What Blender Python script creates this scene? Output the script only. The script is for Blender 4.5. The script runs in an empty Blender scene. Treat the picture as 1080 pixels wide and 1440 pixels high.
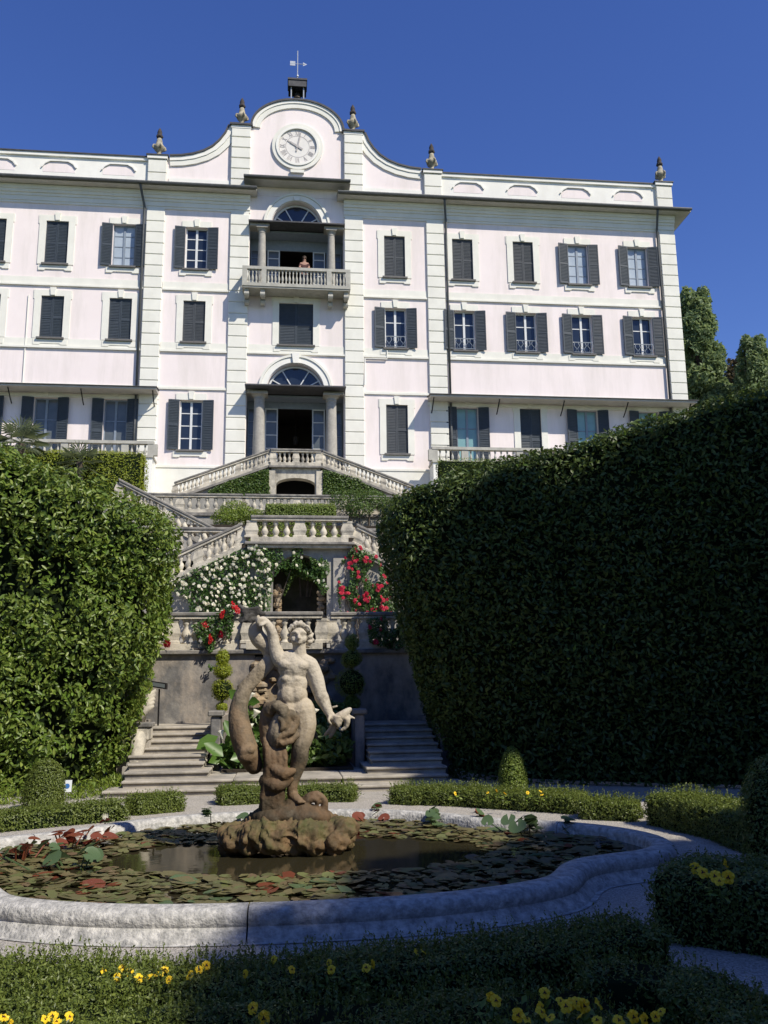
import bpy, bmesh, math, random
import numpy as np
from mathutils import Vector, Matrix
random.seed(5); rng = np.random.default_rng(11)
R = math.radians
SC = bpy.context.scene
COL = SC.collection

# ------------------------------------------------------------------ camera
FPX = 1250.0
PITCH, ROLL, YAW = R(11.27), R(-0.668), R(6.45)
EYE = np.array([0.0, 0.0, 1.6])
def _axes(p, r, y):
    cp, sp, cr, sr, cy, sy = math.cos(p), math.sin(p), math.cos(r), math.sin(r), math.cos(y), math.sin(y)
    fwd = np.array([sy*cp, cy*cp, sp]); right = np.array([cy, -sy, 0]); up = np.cross(right, fwd)
    return np.array([right*cr+up*sr, -right*sr+up*cr, fwd])
AX = _axes(PITCH, ROLL, YAW)
def _ray(x, y): return np.array([(x-540)/FPX, -(y-720)/FPX, 1.0]) @ AX
def aty(x, y, Y):                       # photo pixel -> point on the plane at distance Y
    d = _ray(x, y); return EYE + d*Y/d[1]
def atz(x, y, Z):                       # photo pixel -> point on the level at height Z
    d = _ray(x, y); return EYE + d*(Z-EYE[2])/d[2]
cam = bpy.data.cameras.new('camera'); camo = bpy.data.objects.new('camera', cam); COL.objects.link(camo)
cam.sensor_fit = 'VERTICAL'; cam.sensor_height = 24.0; cam.lens = FPX/1440*24.0
cam.clip_start = 0.05; cam.clip_end = 3000
M = Matrix(((AX[0][0], AX[1][0], -AX[2][0], EYE[0]), (AX[0][1], AX[1][1], -AX[2][1], EYE[1]),
            (AX[0][2], AX[1][2], -AX[2][2], EYE[2]), (0, 0, 0, 1)))
camo.matrix_world = M; SC.camera = camo

# ------------------------------------------------------------------ sky, sun, exposure
SUN_EL, SUN_AZ = R(46), R(137)          # azimuth clockwise from +Y
SUN = Vector((math.sin(SUN_AZ)*math.cos(SUN_EL), math.cos(SUN_AZ)*math.cos(SUN_EL), math.sin(SUN_EL)))
w = bpy.data.worlds.new('World'); SC.world = w; w.use_nodes = True
nt = w.node_tree; nt.nodes.clear()
sky = nt.nodes.new('ShaderNodeTexSky'); sky.sky_type = 'NISHITA'; sky.sun_disc = False
sky.sun_elevation = SUN_EL; sky.sun_rotation = SUN_AZ
sky.air_density = 1.0; sky.dust_density = 0.1; sky.ozone_density = 3.5; sky.altitude = 0
bg = nt.nodes.new('ShaderNodeBackground'); bg.inputs['Strength'].default_value = 0.105
hsv = nt.nodes.new('ShaderNodeHueSaturation'); hsv.inputs["Hue"].default_value = .521; hsv.inputs['Saturation'].default_value = 1.22; hsv.inputs['Value'].default_value = 1.12
wo = nt.nodes.new('ShaderNodeOutputWorld')
nt.links.new(sky.outputs[0], hsv.inputs['Color']); nt.links.new(hsv.outputs[0], bg.inputs['Color']); nt.links.new(bg.outputs[0], wo.inputs['Surface'])
sl = bpy.data.lights.new('sun', 'SUN'); sl.energy = 4.6; sl.angle = R(0.53); sl.color = (1.0, 0.925, 0.80)
so = bpy.data.objects.new('sun', sl); COL.objects.link(so)
so.rotation_euler = SUN.to_track_quat('Z', 'Y').to_euler(); so.location = (20, -20, 40)
SC.view_settings.view_transform = 'Standard'; SC.view_settings.look = 'None'
SC.view_settings.exposure = 0.34; SC.view_settings.gamma = 1.0; SC.view_settings.use_curve_mapping = False

# ------------------------------------------------------------------ materials
MATS = {}
def mat(name, c1, c2=None, scale=3.0, rough=0.8, bump=0.0, bscale=20.0, stain=None, stain_scale=1.2, stain_amt=0.5,
        stretch=1.0, spec=0.3, metal=0.0, c3=None, detail=6):
    m = bpy.data.materials.new(name); m.use_nodes = True
    t = m.node_tree; N = t.nodes; L = t.links; N.clear()
    out = N.new('ShaderNodeOutputMaterial'); b = N.new('ShaderNodeBsdfPrincipled'); L.new(b.outputs[0], out.inputs[0])
    b.inputs['Roughness'].default_value = rough; b.inputs['Metallic'].default_value = metal
    b.inputs['Specular IOR Level'].default_value = spec
    geo = N.new('ShaderNodeNewGeometry')
    if c2 is None: c2 = tuple(v*0.86 for v in c1)
    n = N.new('ShaderNodeTexNoise'); n.inputs['Scale'].default_value = scale; n.inputs['Detail'].default_value = detail
    n.inputs['Roughness'].default_value = 0.62
    L.new(geo.outputs['Position'], n.inputs['Vector'])
    r = N.new('ShaderNodeValToRGB'); r.color_ramp.elements[0].position = 0.32; r.color_ramp.elements[1].position = 0.68
    r.color_ramp.elements[0].color = (*c2, 1); r.color_ramp.elements[1].color = (*c1, 1)
    if c3: e = r.color_ramp.elements.new(0.5); e.color = (*c3, 1)
    L.new(n.outputs['Fac'], r.inputs['Fac'])
    col = r.outputs['Color']
    if stain:
        mp = N.new('ShaderNodeMapping'); mp.inputs['Scale'].default_value = (1, 1, 1.0/stretch)
        L.new(geo.outputs['Position'], mp.inputs['Vector'])
        n2 = N.new('ShaderNodeTexNoise'); n2.inputs['Scale'].default_value = stain_scale; n2.inputs['Detail'].default_value = 8
        n2.inputs['Roughness'].default_value = 0.7
        L.new(mp.outputs[0], n2.inputs['Vector'])
        r2 = N.new('ShaderNodeValToRGB'); r2.color_ramp.elements[0].position = 0.45; r2.color_ramp.elements[1].position = 0.65
        r2.color_ramp.elements[0].color = (0, 0, 0, 1); r2.color_ramp.elements[1].color = (stain_amt,)*3 + (1,)
        L.new(n2.outputs['Fac'], r2.inputs['Fac'])
        mx = N.new('ShaderNodeMix'); mx.data_type = 'RGBA'; mx.inputs['B'].default_value = (*stain, 1)
        L.new(r2.outputs['Color'], mx.inputs['Factor']); L.new(col, mx.inputs['A']); col = mx.outputs['Result']
    L.new(col, b.inputs['Base Color'])
    if bump:
        nb = N.new('ShaderNodeTexNoise'); nb.inputs['Scale'].default_value = bscale; nb.inputs['Detail'].default_value = 6
        L.new(geo.outputs['Position'], nb.inputs['Vector'])
        bp = N.new('ShaderNodeBump'); bp.inputs['Strength'].default_value = bump; bp.inputs['Distance'].default_value = 0.02
        L.new(nb.outputs['Fac'], bp.inputs['Height']); L.new(bp.outputs[0], b.inputs['Normal'])
    MATS[name] = m; return m
def leafmat(name, cols, rough=0.42, trans=0.35, spec=0.4):
    """colour varies from leaf to leaf; a share of the light passes through"""
    m = bpy.data.materials.new(name); m.use_nodes = True
    t = m.node_tree; N = t.nodes; L = t.links; N.clear()
    out = N.new('ShaderNodeOutputMaterial'); b = N.new('ShaderNodeBsdfPrincipled')
    b.inputs['Roughness'].default_value = rough; b.inputs['Specular IOR Level'].default_value = spec
    geo = N.new('ShaderNodeNewGeometry'); r = N.new('ShaderNodeValToRGB')
    el = r.color_ramp.elements
    el[0].color = (*cols[0], 1); el[1].color = (*cols[-1], 1)
    for i, c in enumerate(cols[1:-1]):
        e = el.new((i+1)/(len(cols)-1)); e.color = (*c, 1)
    L.new(geo.outputs['Random Per Island'], r.inputs['Fac'])
    L.new(r.outputs[0], b.inputs['Base Color'])
    tr = N.new('ShaderNodeBsdfTranslucent')
    hs = N.new('ShaderNodeHueSaturation'); hs.inputs['Hue'].default_value = 0.48; hs.inputs['Value'].default_value = 1.5
    L.new(r.outputs[0], hs.inputs['Color']); L.new(hs.outputs[0], tr.inputs[0])
    mx = N.new('ShaderNodeMixShader'); mx.inputs[0].default_value = trans
    L.new(b.outputs[0], mx.inputs[1]); L.new(tr.outputs[0], mx.inputs[2]); L.new(mx.outputs[0], out.inputs[0])
    MATS[name] = m; return m

mat('pink_stucco', (.83, .75, .725), (.79, .71, .685), scale=.7, rough=.9, bump=.08, bscale=60, stain=(.64, .585, .54), stain_scale=.9, stain_amt=.6, stretch=7, spec=.15)
mat('cream_stucco', (.78, .77, .69), (.72, .71, .635), scale=1.5, rough=.9, bump=.08, bscale=50, stain=(.55, .54, .47), stain_scale=.9, stain_amt=.3, stretch=2, spec=.15)
mat('white_stucco', (.82, .81, .74), (.76, .75, .69), scale=1.2, rough=.9, bump=.06, bscale=50, stain=(.55, .53, .47), stain_scale=.8, stain_amt=.25, stretch=2, spec=.15)
mat('roof_lead', (.085, .085, .09), (.05, .05, .055), scale=4, rough=.6)
mat('soffit', (.52, .50, .45), (.44, .42, .38), scale=2, rough=.85)
mat('shutter_paint', (.045, .058, .072), (.034, .045, .057), scale=5, rough=.55, spec=.35)
mat('shutter_faded', (.066, .074, .083), (.05, .057, .065), scale=5, rough=.65, spec=.3)
mat('frame_white', (.66, .67, .66), (.56, .58, .58), scale=6, rough=.5)
mat('frame_grey', (.24, .28, .33), (.19, .23, .28), scale=6, rough=.5)
mat('glass_dark', (.02, .028, .042), (.012, .018, .03), scale=.8, rough=.06, spec=.6)
mat('glass_curtain', (.42, .48, .53), (.33, .39, .45), scale=1.2, rough=.12, spec=.5)
mat('glass_grey', (.13, .145, .15), (.08, .095, .10), scale=1.0, rough=.1, spec=.5)
mat('glass_turquoise', (.22, .38, .38), (.15, .29, .30), scale=.9, rough=.12, spec=.5)
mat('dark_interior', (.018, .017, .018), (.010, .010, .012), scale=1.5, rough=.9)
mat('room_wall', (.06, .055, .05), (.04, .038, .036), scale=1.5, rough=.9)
mat('sill_stone', (.16, .155, .145), (.12, .115, .11), scale=5, rough=.8)
mat('balcony_stone', (.46, .45, .39), (.36, .35, .305), scale=4, rough=.85, bump=.15, bscale=30, stain=(.24, .23, .20), stain_scale=2, stain_amt=.4, stretch=2)
mat('granite', (.40, .38, .33), (.30, .285, .25), scale=9, rough=.8, bump=.15, bscale=60, stain=(.22, .21, .19), stain_scale=2.5, stain_amt=.4)
mat('aged_stone', (.62, .57, .46), (.42, .385, .31), scale=3.5, rough=.9, bump=.35, bscale=28, stain=(.13, .125, .115), stain_scale=2.6, stain_amt=.75, stretch=1.6, spec=.15)
mat('rail_stone', (.32, .30, .26), (.17, .16, .145), scale=4, rough=.9, bump=.35, bscale=28, stain=(.075, .075, .075), stain_scale=2.2, stain_amt=.7, spec=.15)
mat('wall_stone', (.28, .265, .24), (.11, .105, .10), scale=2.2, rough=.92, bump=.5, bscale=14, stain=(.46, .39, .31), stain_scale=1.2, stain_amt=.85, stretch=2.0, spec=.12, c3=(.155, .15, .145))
mat('pale_wall', (.44, .415, .36), (.26, .25, .225), scale=1.8, rough=.92, bump=.4, bscale=16, stain=(.11, .11, .105), stain_scale=1.5, stain_amt=.6, stretch=2.6, spec=.12)
mat('niche_stone', (.085, .078, .06), (.03, .03, .024), scale=3, rough=.85, bump=.6, bscale=14, stain=(.05, .065, .025), stain_scale=2.2, stain_amt=.7, stretch=2, spec=.25)  # niche lining: very dark base tone with mossy green patches
mat('tufa', (.34, .25, .15), (.13, .10, .065), scale=5, rough=.95, bump=.9, bscale=12, stain=(.42, .38, .31), stain_scale=4, stain_amt=.5, spec=.1)
mat('step_stone', (.46, .42, .35), (.30, .275, .23), scale=3, rough=.88, bump=.3, bscale=24, stain=(.10, .098, .092), stain_scale=1.6, stain_amt=.55, spec=.15)
mat('rim_stone', (.60, .585, .54), (.26, .26, .245), scale=16, rough=.88, bump=.8, bscale=40, stain=(.14, .14, .135), stain_scale=11, stain_amt=.5, spec=.2, detail=9)
mat('gravel', (.62, .575, .505), (.19, .18, .16), scale=70, rough=.95, bump=.9, bscale=90, stain=(.22, .21, .19), stain_scale=3, stain_amt=.3, spec=.1)
mat('terrace_paving', (.36, .34, .30), (.26, .25, .22), scale=4, rough=.9, bump=.2)
mat('hill_grass', (.06, .085, .03), (.035, .055, .02), scale=1.5, rough=.95, bump=.5, bscale=8)
mat('soil', (.05, .04, .028), (.028, .022, .016), scale=14, rough=.97, bump=.8, bscale=40)
mat('bark', (.10, .08, .06), (.05, .04, .032), scale=9, rough=.95, bump=.8, bscale=18)
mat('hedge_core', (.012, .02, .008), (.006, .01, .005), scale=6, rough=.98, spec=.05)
mat('iron', (.03, .03, .032), (.02, .02, .022), scale=10, rough=.5, metal=.6)
mat('bronze', (.07, .055, .04), (.035, .03, .025), scale=12, rough=.55, metal=.5)
mat('zinc', (.55, .57, .58), (.45, .47, .48), scale=10, rough=.4, metal=.4)
mat('clock_face', (.74, .71, .66), (.68, .655, .61), scale=3, rough=.8)
mat('clock_mark', (.45, .425, .41), (.36, .34, .33), scale=6, rough=.7)
mat('pipe_paint', (.11, .115, .115), (.075, .08, .08), scale=6, rough=.55)
mat('finial_stone', (.46, .42, .31), (.27, .245, .18), scale=6, rough=.9, bump=.4, bscale=30, stain=(.14, .12, .09), stain_scale=5, stain_amt=.6)
mat('finial_dark', (.07, .06, .055), (.035, .03, .03), scale=9, rough=.85)
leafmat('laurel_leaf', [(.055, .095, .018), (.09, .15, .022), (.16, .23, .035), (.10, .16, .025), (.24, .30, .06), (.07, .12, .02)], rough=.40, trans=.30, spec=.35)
leafmat('laurel_fresh', [(0.154, 0.263, 0.036), (0.210, 0.325, 0.048), (0.126, 0.225, 0.036)], rough=.38, trans=.4)
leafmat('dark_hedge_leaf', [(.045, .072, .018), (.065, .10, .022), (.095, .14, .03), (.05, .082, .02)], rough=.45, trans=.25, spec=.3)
leafmat('box_leaf', [(.085, .12, .022), (.125, .17, .03), (.19, .235, .05), (.07, .10, .02)], rough=.42, trans=.3)
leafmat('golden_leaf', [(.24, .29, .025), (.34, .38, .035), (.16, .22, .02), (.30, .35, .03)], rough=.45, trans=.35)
leafmat('ivy_leaf', [(0.042, 0.083, 0.017), (0.076, 0.135, 0.026), (0.118, 0.180, 0.031), (0.050, 0.090, 0.021)], rough=.45, trans=.25)
leafmat('bush_leaf', [(0.094, 0.154, 0.020), (0.157, 0.231, 0.027), (0.220, 0.280, 0.040), (0.078, 0.126, 0.020)], rough=.45, trans=.35)
leafmat('rose_leaf', [(0.036, 0.080, 0.018), (0.063, 0.136, 0.027), (0.099, 0.184, 0.038)], rough=.42, trans=.3)
leafmat('tree_leaf', [(0.040, 0.078, 0.017), (0.074, 0.120, 0.025), (0.114, 0.168, 0.034), (0.054, 0.096, 0.021)], rough=.5, trans=.35)
leafmat('cedar_leaf', [(.10, .15, .07), (.15, .22, .085), (.21, .28, .11), (.11, .16, .07)], rough=.55, trans=.42)
leafmat('russet_leaf', [(0.101, 0.090, 0.043), (0.151, 0.112, 0.057), (0.084, 0.090, 0.036)], rough=.55, trans=.25)
leafmat('palm_leaf', [(0.090, 0.120, 0.053), (0.143, 0.168, 0.076), (0.108, 0.136, 0.061)], rough=.5, trans=.25)
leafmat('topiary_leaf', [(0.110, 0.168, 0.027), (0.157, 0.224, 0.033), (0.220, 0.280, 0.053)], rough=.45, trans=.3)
leafmat('calla_leaf', [(0.067, 0.144, 0.023), (0.108, 0.204, 0.034)], rough=.35, trans=.35)
leafmat('lily_red', [(.16, .035, .022), (.11, .05, .025), (.22, .06, .03), (.09, .07, .03)], rough=.33, trans=.25)
leafmat('lily_green', [(.06, .11, .04), (.09, .14, .06), (.05, .09, .035)], rough=.35, trans=.2, spec=.4)
leafmat('pad_mix', [(.13, .125, .045), (.14, .095, .05), (.105, .13, .042), (.16, .135, .06), (.085, .085, .034), (.14, .155, .05), (.12, .08, .042)], rough=.5, trans=.1)
leafmat('white_petal', [(.72, .70, .55), (.78, .77, .68), (.70, .66, .45)], rough=.6, trans=.3)
leafmat('red_petal', [(.55, .02, .05), (.62, .045, .09), (.48, .015, .04)], rough=.55, trans=.25)
leafmat('crimson_petal', [(.42, .01, .012), (.5, .02, .02)], rough=.55, trans=.2)
leafmat('yellow_petal', [(.85, .60, .02), (.88, .66, .03), (.80, .50, .01)], rough=.55, trans=.25)
mat('pansy_eye', (.05, .012, .01), (.03, .008, .008), scale=20, rough=.7)
mat('skin', (.33, .19, .14), (.40, .23, .17), scale=8, rough=.6)
mat('hair', (.04, .025, .016), rough=.6)
mat('shirt', (.10, .045, .04), (.07, .03, .028), scale=8, rough=.85)
mat('trouser', (.04, .045, .06), rough=.85)
mat('sign_white', (.72, .76, .78), rough=.4)
mat('sign_blue', (.05, .16, .42), rough=.4)
mat('chimney_plaster', (.40, .37, .32), (.32, .30, .26), scale=4, rough=.9)

def statue_material(name, shift):
    """marble above, rust brown, moss and damp below, all with noisy borders"""
    m = bpy.data.materials.new(name); m.use_nodes = True
    t = m.node_tree; N = t.nodes; L = t.links; N.clear()
    out = N.new('ShaderNodeOutputMaterial'); b = N.new('ShaderNodeBsdfPrincipled'); L.new(b.outputs[0], out.inputs[0])
    b.inputs['Roughness'].default_value = .72; b.inputs['Specular IOR Level'].default_value = .25
    geo = N.new('ShaderNodeNewGeometry'); sep = N.new('ShaderNodeSeparateXYZ'); L.new(geo.outputs['Position'], sep.inputs[0])
    n = N.new('ShaderNodeTexNoise'); n.inputs['Scale'].default_value = 3.2; n.inputs['Detail'].default_value = 8
    n.inputs['Roughness'].default_value = .7; L.new(geo.outputs['Position'], n.inputs['Vector'])
    a = N.new('ShaderNodeMath'); a.operation = 'MULTIPLY_ADD'; a.inputs[1].default_value = 1.5; L.new(n.outputs['Fac'], a.inputs[0])
    xs = N.new('ShaderNodeMath'); xs.operation = 'MULTIPLY_ADD'; xs.inputs[1].default_value = .75
    L.new(sep.outputs['X'], xs.inputs[0]); L.new(sep.outputs['Z'], xs.inputs[2]); L.new(xs.outputs[0], a.inputs[2])
    r = N.new('ShaderNodeMapRange'); r.inputs['From Min'].default_value = .35+shift; r.inputs['From Max'].default_value = 3.3+shift; L.new(a.outputs[0], r.inputs['Value'])
    cr = N.new('ShaderNodeValToRGB'); e = cr.color_ramp.elements
    e[0].position = .10; e[0].color = (.05, .038, .022, 1); e[1].position = .95; e[1].color = (.48, .44, .355, 1)
    for p, c in ((.22, (.12, .075, .04)), (.34, (.19, .135, .08)), (.42, (.09, .075, .05)), (.54, (.34, .28, .195)), (.70, (.45, .40, .31))):
        q = e.new(p); q.color = (*c, 1)
    L.new(r.outputs[0], cr.inputs[0])
    n2 = N.new('ShaderNodeTexNoise'); n2.inputs['Scale'].default_value = 9; n2.inputs['Detail'].default_value = 8; n2.inputs['Roughness'].default_value = .75
    L.new(geo.outputs['Position'], n2.inputs['Vector'])
    r2 = N.new('ShaderNodeValToRGB'); r2.color_ramp.elements[0].position = .52; r2.color_ramp.elements[1].position = .72
    r2.color_ramp.elements[1].color = (.7, .7, .7, 1); L.new(n2.outputs['Fac'], r2.inputs[0])
    mx = N.new('ShaderNodeMix'); mx.data_type = 'RGBA'; mx.inputs['B'].default_value = (.10, .085, .06, 1)
    L.new(r2.outputs[0], mx.inputs['Factor']); L.new(cr.outputs[0], mx.inputs['A']); L.new(mx.outputs['Result'], b.inputs['Base Color'])
    bp = N.new('ShaderNodeBump'); bp.inputs['Strength'].default_value = .6; bp.inputs['Distance'].default_value = .012
    n3 = N.new('ShaderNodeTexNoise'); n3.inputs['Scale'].default_value = 40; n3.inputs['Detail'].default_value = 6; L.new(geo.outputs['Position'], n3.inputs['Vector'])
    L.new(n3.outputs['Fac'], bp.inputs['Height']); L.new(bp.outputs[0], b.inputs['Normal'])
    MATS[name] = m
statue_material('statue_stone', .18); statue_material('fish_stone', .38); statue_material('stained_stone', .62)
mat('dark_tail_stone', (.10, .095, .085), (.035, .034, .032), scale=9, rough=.9, bump=.6, bscale=30, spec=.2)  # near-black mottled tone for the whole fish tail
mat('rock_moss', (.20, .125, .06), (.055, .04, .02), scale=5, rough=.8, bump=.9, bscale=16, stain=(.06, .075, .02), stain_scale=3.5, stain_amt=.8, spec=.35)
def water_material():
    m = bpy.data.materials.new('pond_water'); m.use_nodes = True
    b = m.node_tree.nodes['Principled BSDF']; N = m.node_tree.nodes; L = m.node_tree.links
    b.inputs['Base Color'].default_value = (.03, .026, .014, 1); b.inputs['Roughness'].default_value = .04
    b.inputs['IOR'].default_value = 1.33; b.inputs['Specular IOR Level'].default_value = .5
    n = N.new('ShaderNodeTexNoise'); n.inputs['Scale'].default_value = 6; n.inputs['Detail'].default_value = 3
    g = N.new('ShaderNodeNewGeometry'); L.new(g.outputs['Position'], n.inputs['Vector'])
    bp = N.new('ShaderNodeBump'); bp.inputs['Strength'].default_value = .04; bp.inputs['Distance'].default_value = .02
    L.new(n.outputs['Fac'], bp.inputs['Height']); L.new(bp.outputs[0], b.inputs['Normal'])
    MATS['pond_water'] = m
water_material()

# ------------------------------------------------------------------ object helpers
WO = {}                                   # world origin of every object built here
def wo(o): return WO.get(o.name, (0, 0, 0)) if o else (0, 0, 0)
def link(o, parent, origin):
    COL.objects.link(o); WO[o.name] = tuple(origin)
    p = wo(parent)
    o.location = (origin[0]-p[0], origin[1]-p[1], origin[2]-p[2])
    if parent: o.parent = parent
    return o
def tag(o, label=None, cat=None, group=None, kind=None):
    if label: o['label'] = label
    if cat: o['category'] = cat
    if group: o['group'] = group
    if kind: o['kind'] = kind
    return o
def thing(name, label, cat, loc, group=None):
    o = bpy.data.objects.new(name, None); o.empty_display_size = .2
    link(o, None, loc); return tag(o, label, cat, group)
def put(name, me, parent, loc, rotz=0.0, scale=None):
    o = bpy.data.objects.new(name, me); link(o, parent, loc)
    if rotz: o.rotation_euler = (0, 0, rotz)
    if scale: o.scale = scale
    return o

class MB:
    def __init__(s): s.v = []; s.f = []; s.m = []
    def add(s, vs, fs, mi=0):
        k = len(s.v); s.v += [tuple(map(float, p)) for p in vs]; s.f += [tuple(i+k for i in q) for q in fs]; s.m += [mi]*len(fs); return s
    def box(s, x0, x1, y0, y1, z0, z1, mi=0):
        vs = [(x0,y0,z0),(x1,y0,z0),(x1,y1,z0),(x0,y1,z0),(x0,y0,z1),(x1,y0,z1),(x1,y1,z1),(x0,y1,z1)]
        return s.add(vs, [(0,3,2,1),(4,5,6,7),(0,1,5,4),(1,2,6,5),(2,3,7,6),(3,0,4,7)], mi)
    def hexa(s, lo, hi, mi=0):            # two quads, bottom and top
        return s.add(list(lo)+list(hi), [(0,3,2,1),(4,5,6,7),(0,1,5,4),(1,2,6,5),(2,3,7,6),(3,0,4,7)], mi)
    def prism(s, poly, y0, y1, mi=0):     # polygon in (x,z), counter-clockwise seen from -Y
        n = len(poly); vs = [(x, y0, z) for x, z in poly]+[(x, y1, z) for x, z in poly]
        fs = [tuple(range(n)), tuple(range(2*n-1, n-1, -1))]
        fs += [(i, i+n, (i+1) % n+n, (i+1) % n) for i in range(n)]
        return s.add(vs, fs, mi)
    def lathe(s, prof, c=(0,0,0), seg=12, mi=0, sq=False):
        k = []; fs = []
        for (r, z) in prof:
            for i in range(seg):
                a = 2*math.pi*i/seg; k.append((c[0]+r*math.cos(a), c[1]+r*math.sin(a), c[2]+z))
        n = len(prof)
        for j in range(n-1):
            for i in range(seg):
                fs.append((j*seg+i, j*seg+(i+1) % seg, (j+1)*seg+(i+1) % seg, (j+1)*seg+i))
        fs.append(tuple(range(seg-1, -1, -1))); fs.append(tuple((n-1)*seg+i for i in range(seg)))
        return s.add(k, fs, mi)
    def tube(s, path, rad, seg=7, mi=0, cap=True):
        P = [Vector(p) for p in path]; n = len(P)
        rr = rad if hasattr(rad, '__len__') else [rad]*n
        vs = []; fs = []; u = None
        for i in range(n):
            d = (P[min(i+1, n-1)]-P[max(i-1, 0)]).normalized()
            if u is None: u = d.orthogonal().normalized()
            u = (u-d*u.dot(d)); u = u.normalized() if u.length > 1e-6 else d.orthogonal().normalized()
            w_ = d.cross(u)
            for j in range(seg):
                a = 2*math.pi*j/seg; vs.append(P[i]+(u*math.cos(a)+w_*math.sin(a))*rr[i])
        for i in range(n-1):
            for j in range(seg):
                fs.append((i*seg+j, i*seg+(j+1) % seg, (i+1)*seg+(j+1) % seg, (i+1)*seg+j))
        if cap: fs += [tuple(range(seg-1, -1, -1)), tuple((n-1)*seg+j for j in range(seg))]
        return s.add(vs, fs, mi)
    def ball(s, c, r, seg=12, rings=8, mi=0):
        rx, ry, rz = r if hasattr(r, '__len__') else (r, r, r)
        vs = [(c[0], c[1], c[2]-rz)]
        for i in range(1, rings):
            p = math.pi*i/rings
            for j in range(seg):
                a = 2*math.pi*j/seg; vs.append((c[0]+rx*math.sin(p)*math.cos(a), c[1]+ry*math.sin(p)*math.sin(a), c[2]-rz*math.cos(p)))
        vs.append((c[0], c[1], c[2]+rz)); fs = []
        for j in range(seg):
            fs.append((0, 1+(j+1) % seg, 1+j)); k = 1+(rings-2)*seg
            fs.append((len(vs)-1, k+j, k+(j+1) % seg))
        for i in range(rings-2):
            for j in range(seg):
                k = 1+i*seg; fs.append((k+j, k+(j+1) % seg, k+seg+(j+1) % seg, k+seg+j))
        return s.add(vs, fs, mi)
    def mesh(s, name, mats, origin=(0,0,0), smooth=False):
        me = bpy.data.meshes.new(name)
        me.from_pydata([(p[0]-origin[0], p[1]-origin[1], p[2]-origin[2]) for p in s.v], [], s.f)
        for m in (mats if isinstance(mats, (list, tuple)) else [mats]): me.materials.append(MATS[m])
        if any(s.m): me.polygons.foreach_set('material_index', s.m)
        if smooth: me.polygons.foreach_set('use_smooth', [True]*len(s.f))
        me.update(); return me
    def build(s, name, mats, parent=None, smooth=False):
        a = np.array(s.v); lo = a.min(0); hi = a.max(0)
        og = ((lo[0]+hi[0])/2, (lo[1]+hi[1])/2, lo[2])
        return link(bpy.data.objects.new(name, s.mesh(name, mats, og, smooth)), parent, og)
def auto_smooth(o, ang=40):
    me = o.data
    me.polygons.foreach_set('use_smooth', [True]*len(me.polygons))
    bm = bmesh.new(); bm.from_mesh(me)
    for e in bm.edges:
        if len(e.link_faces) == 2 and e.calc_face_angle(0) > R(ang): e.smooth = False
    bm.to_mesh(me); bm.free(); return o
def bevel(o, wd=.01, seg=1):
    b = o.modifiers.new('bevel', 'BEVEL'); b.width = wd; b.segments = seg; b.limit_method = 'ANGLE'; return o

# ------------------------------------------------------------------ foliage helpers
PH = rng.uniform(0, 6.28, (6, 3, 3)); FR = rng.normal(0, 1, (6, 3, 3))
def nz(P, f=1.0):                          # smooth pseudo noise, about -1..1
    o = np.zeros(len(P))
    for k in range(6):
        s_ = f*(1.0+.45*k); q = P*s_
        o += np.sin(q@FR[k, 0]+PH[k, 0, 0])*np.sin(q@FR[k, 1]+PH[k, 1, 0])/(1+.3*k)
    return o/2.0
def unit(v): return v/np.maximum(np.linalg.norm(v, axis=1, keepdims=True), 1e-9)
def leaf_arrays(P, N, size, aspect=.45, droop=0.0, flat=.55, oval=False, fold=.18, align=None):
    n = len(P)
    nn = unit(N*flat*2+rng.normal(0, 1, (n, 3))*(1-flat)*1.2+np.array([0, 0, .35]))
    d = rng.normal(0, 1, (n, 3))+np.array([0, 0, -droop])
    if align is not None: d = align+rng.normal(0, .45, (n, 3))
    d = unit(d-nn*np.sum(d*nn, 1, keepdims=True)); s_ = np.cross(nn, d)
    L_ = (size*rng.uniform(.65, 1.25, n))[:, None]; W_ = L_*aspect*rng.uniform(.8, 1.15, n)[:, None]
    up = nn*W_*fold
    b = P-d*L_*.5; t = P+d*L_*.5
    if not oval:
        c = P-d*L_*.04
        V = np.stack([b, c+s_*W_*.5+up, t, c-s_*W_*.5+up], 1).reshape(-1, 3)
        k = np.arange(n)[:, None]*4
        F = np.stack([k+np.array([0, 1, 2]), k+np.array([0, 2, 3])], 1).reshape(-1, 3)
    else:
        c1 = P-d*L_*.2; c2 = P+d*L_*.2
        V = np.stack([b, c1+s_*W_*.46+up, c2+s_*W_*.42+up, t, c2-s_*W_*.42+up, c1-s_*W_*.46+up], 1).reshape(-1, 3)
        k = np.arange(n)[:, None]*6
        F = np.stack([k+np.array(q) for q in ([0, 1, 2], [0, 2, 3], [0, 3, 4], [0, 4, 5])], 1).reshape(-1, 3)
    return V, F
def tri_mesh(name, V, F, mats, origin=(0,0,0), mi=None):
    me = bpy.data.meshes.new(name); V = np.asarray(V, dtype=np.float64)-np.array(origin)
    me.vertices.add(len(V)); me.vertices.foreach_set('co', V.ravel().astype(np.float32))
    me.loops.add(len(F)*3); me.loops.foreach_set('vertex_index', np.asarray(F).ravel().astype(np.int32))
    me.polygons.add(len(F)); me.polygons.foreach_set('loop_start', (np.arange(len(F))*3).astype(np.int32))
    me.polygons.foreach_set('loop_total', np.full(len(F), 3, dtype=np.int32))
    for m in (mats if isinstance(mats, (list, tuple)) else [mats]): me.materials.append(MATS[m])
    if mi is not None: me.polygons.foreach_set('material_index', np.asarray(mi).astype(np.int32))
    me.update(calc_edges=True); me.validate(); return me
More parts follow.
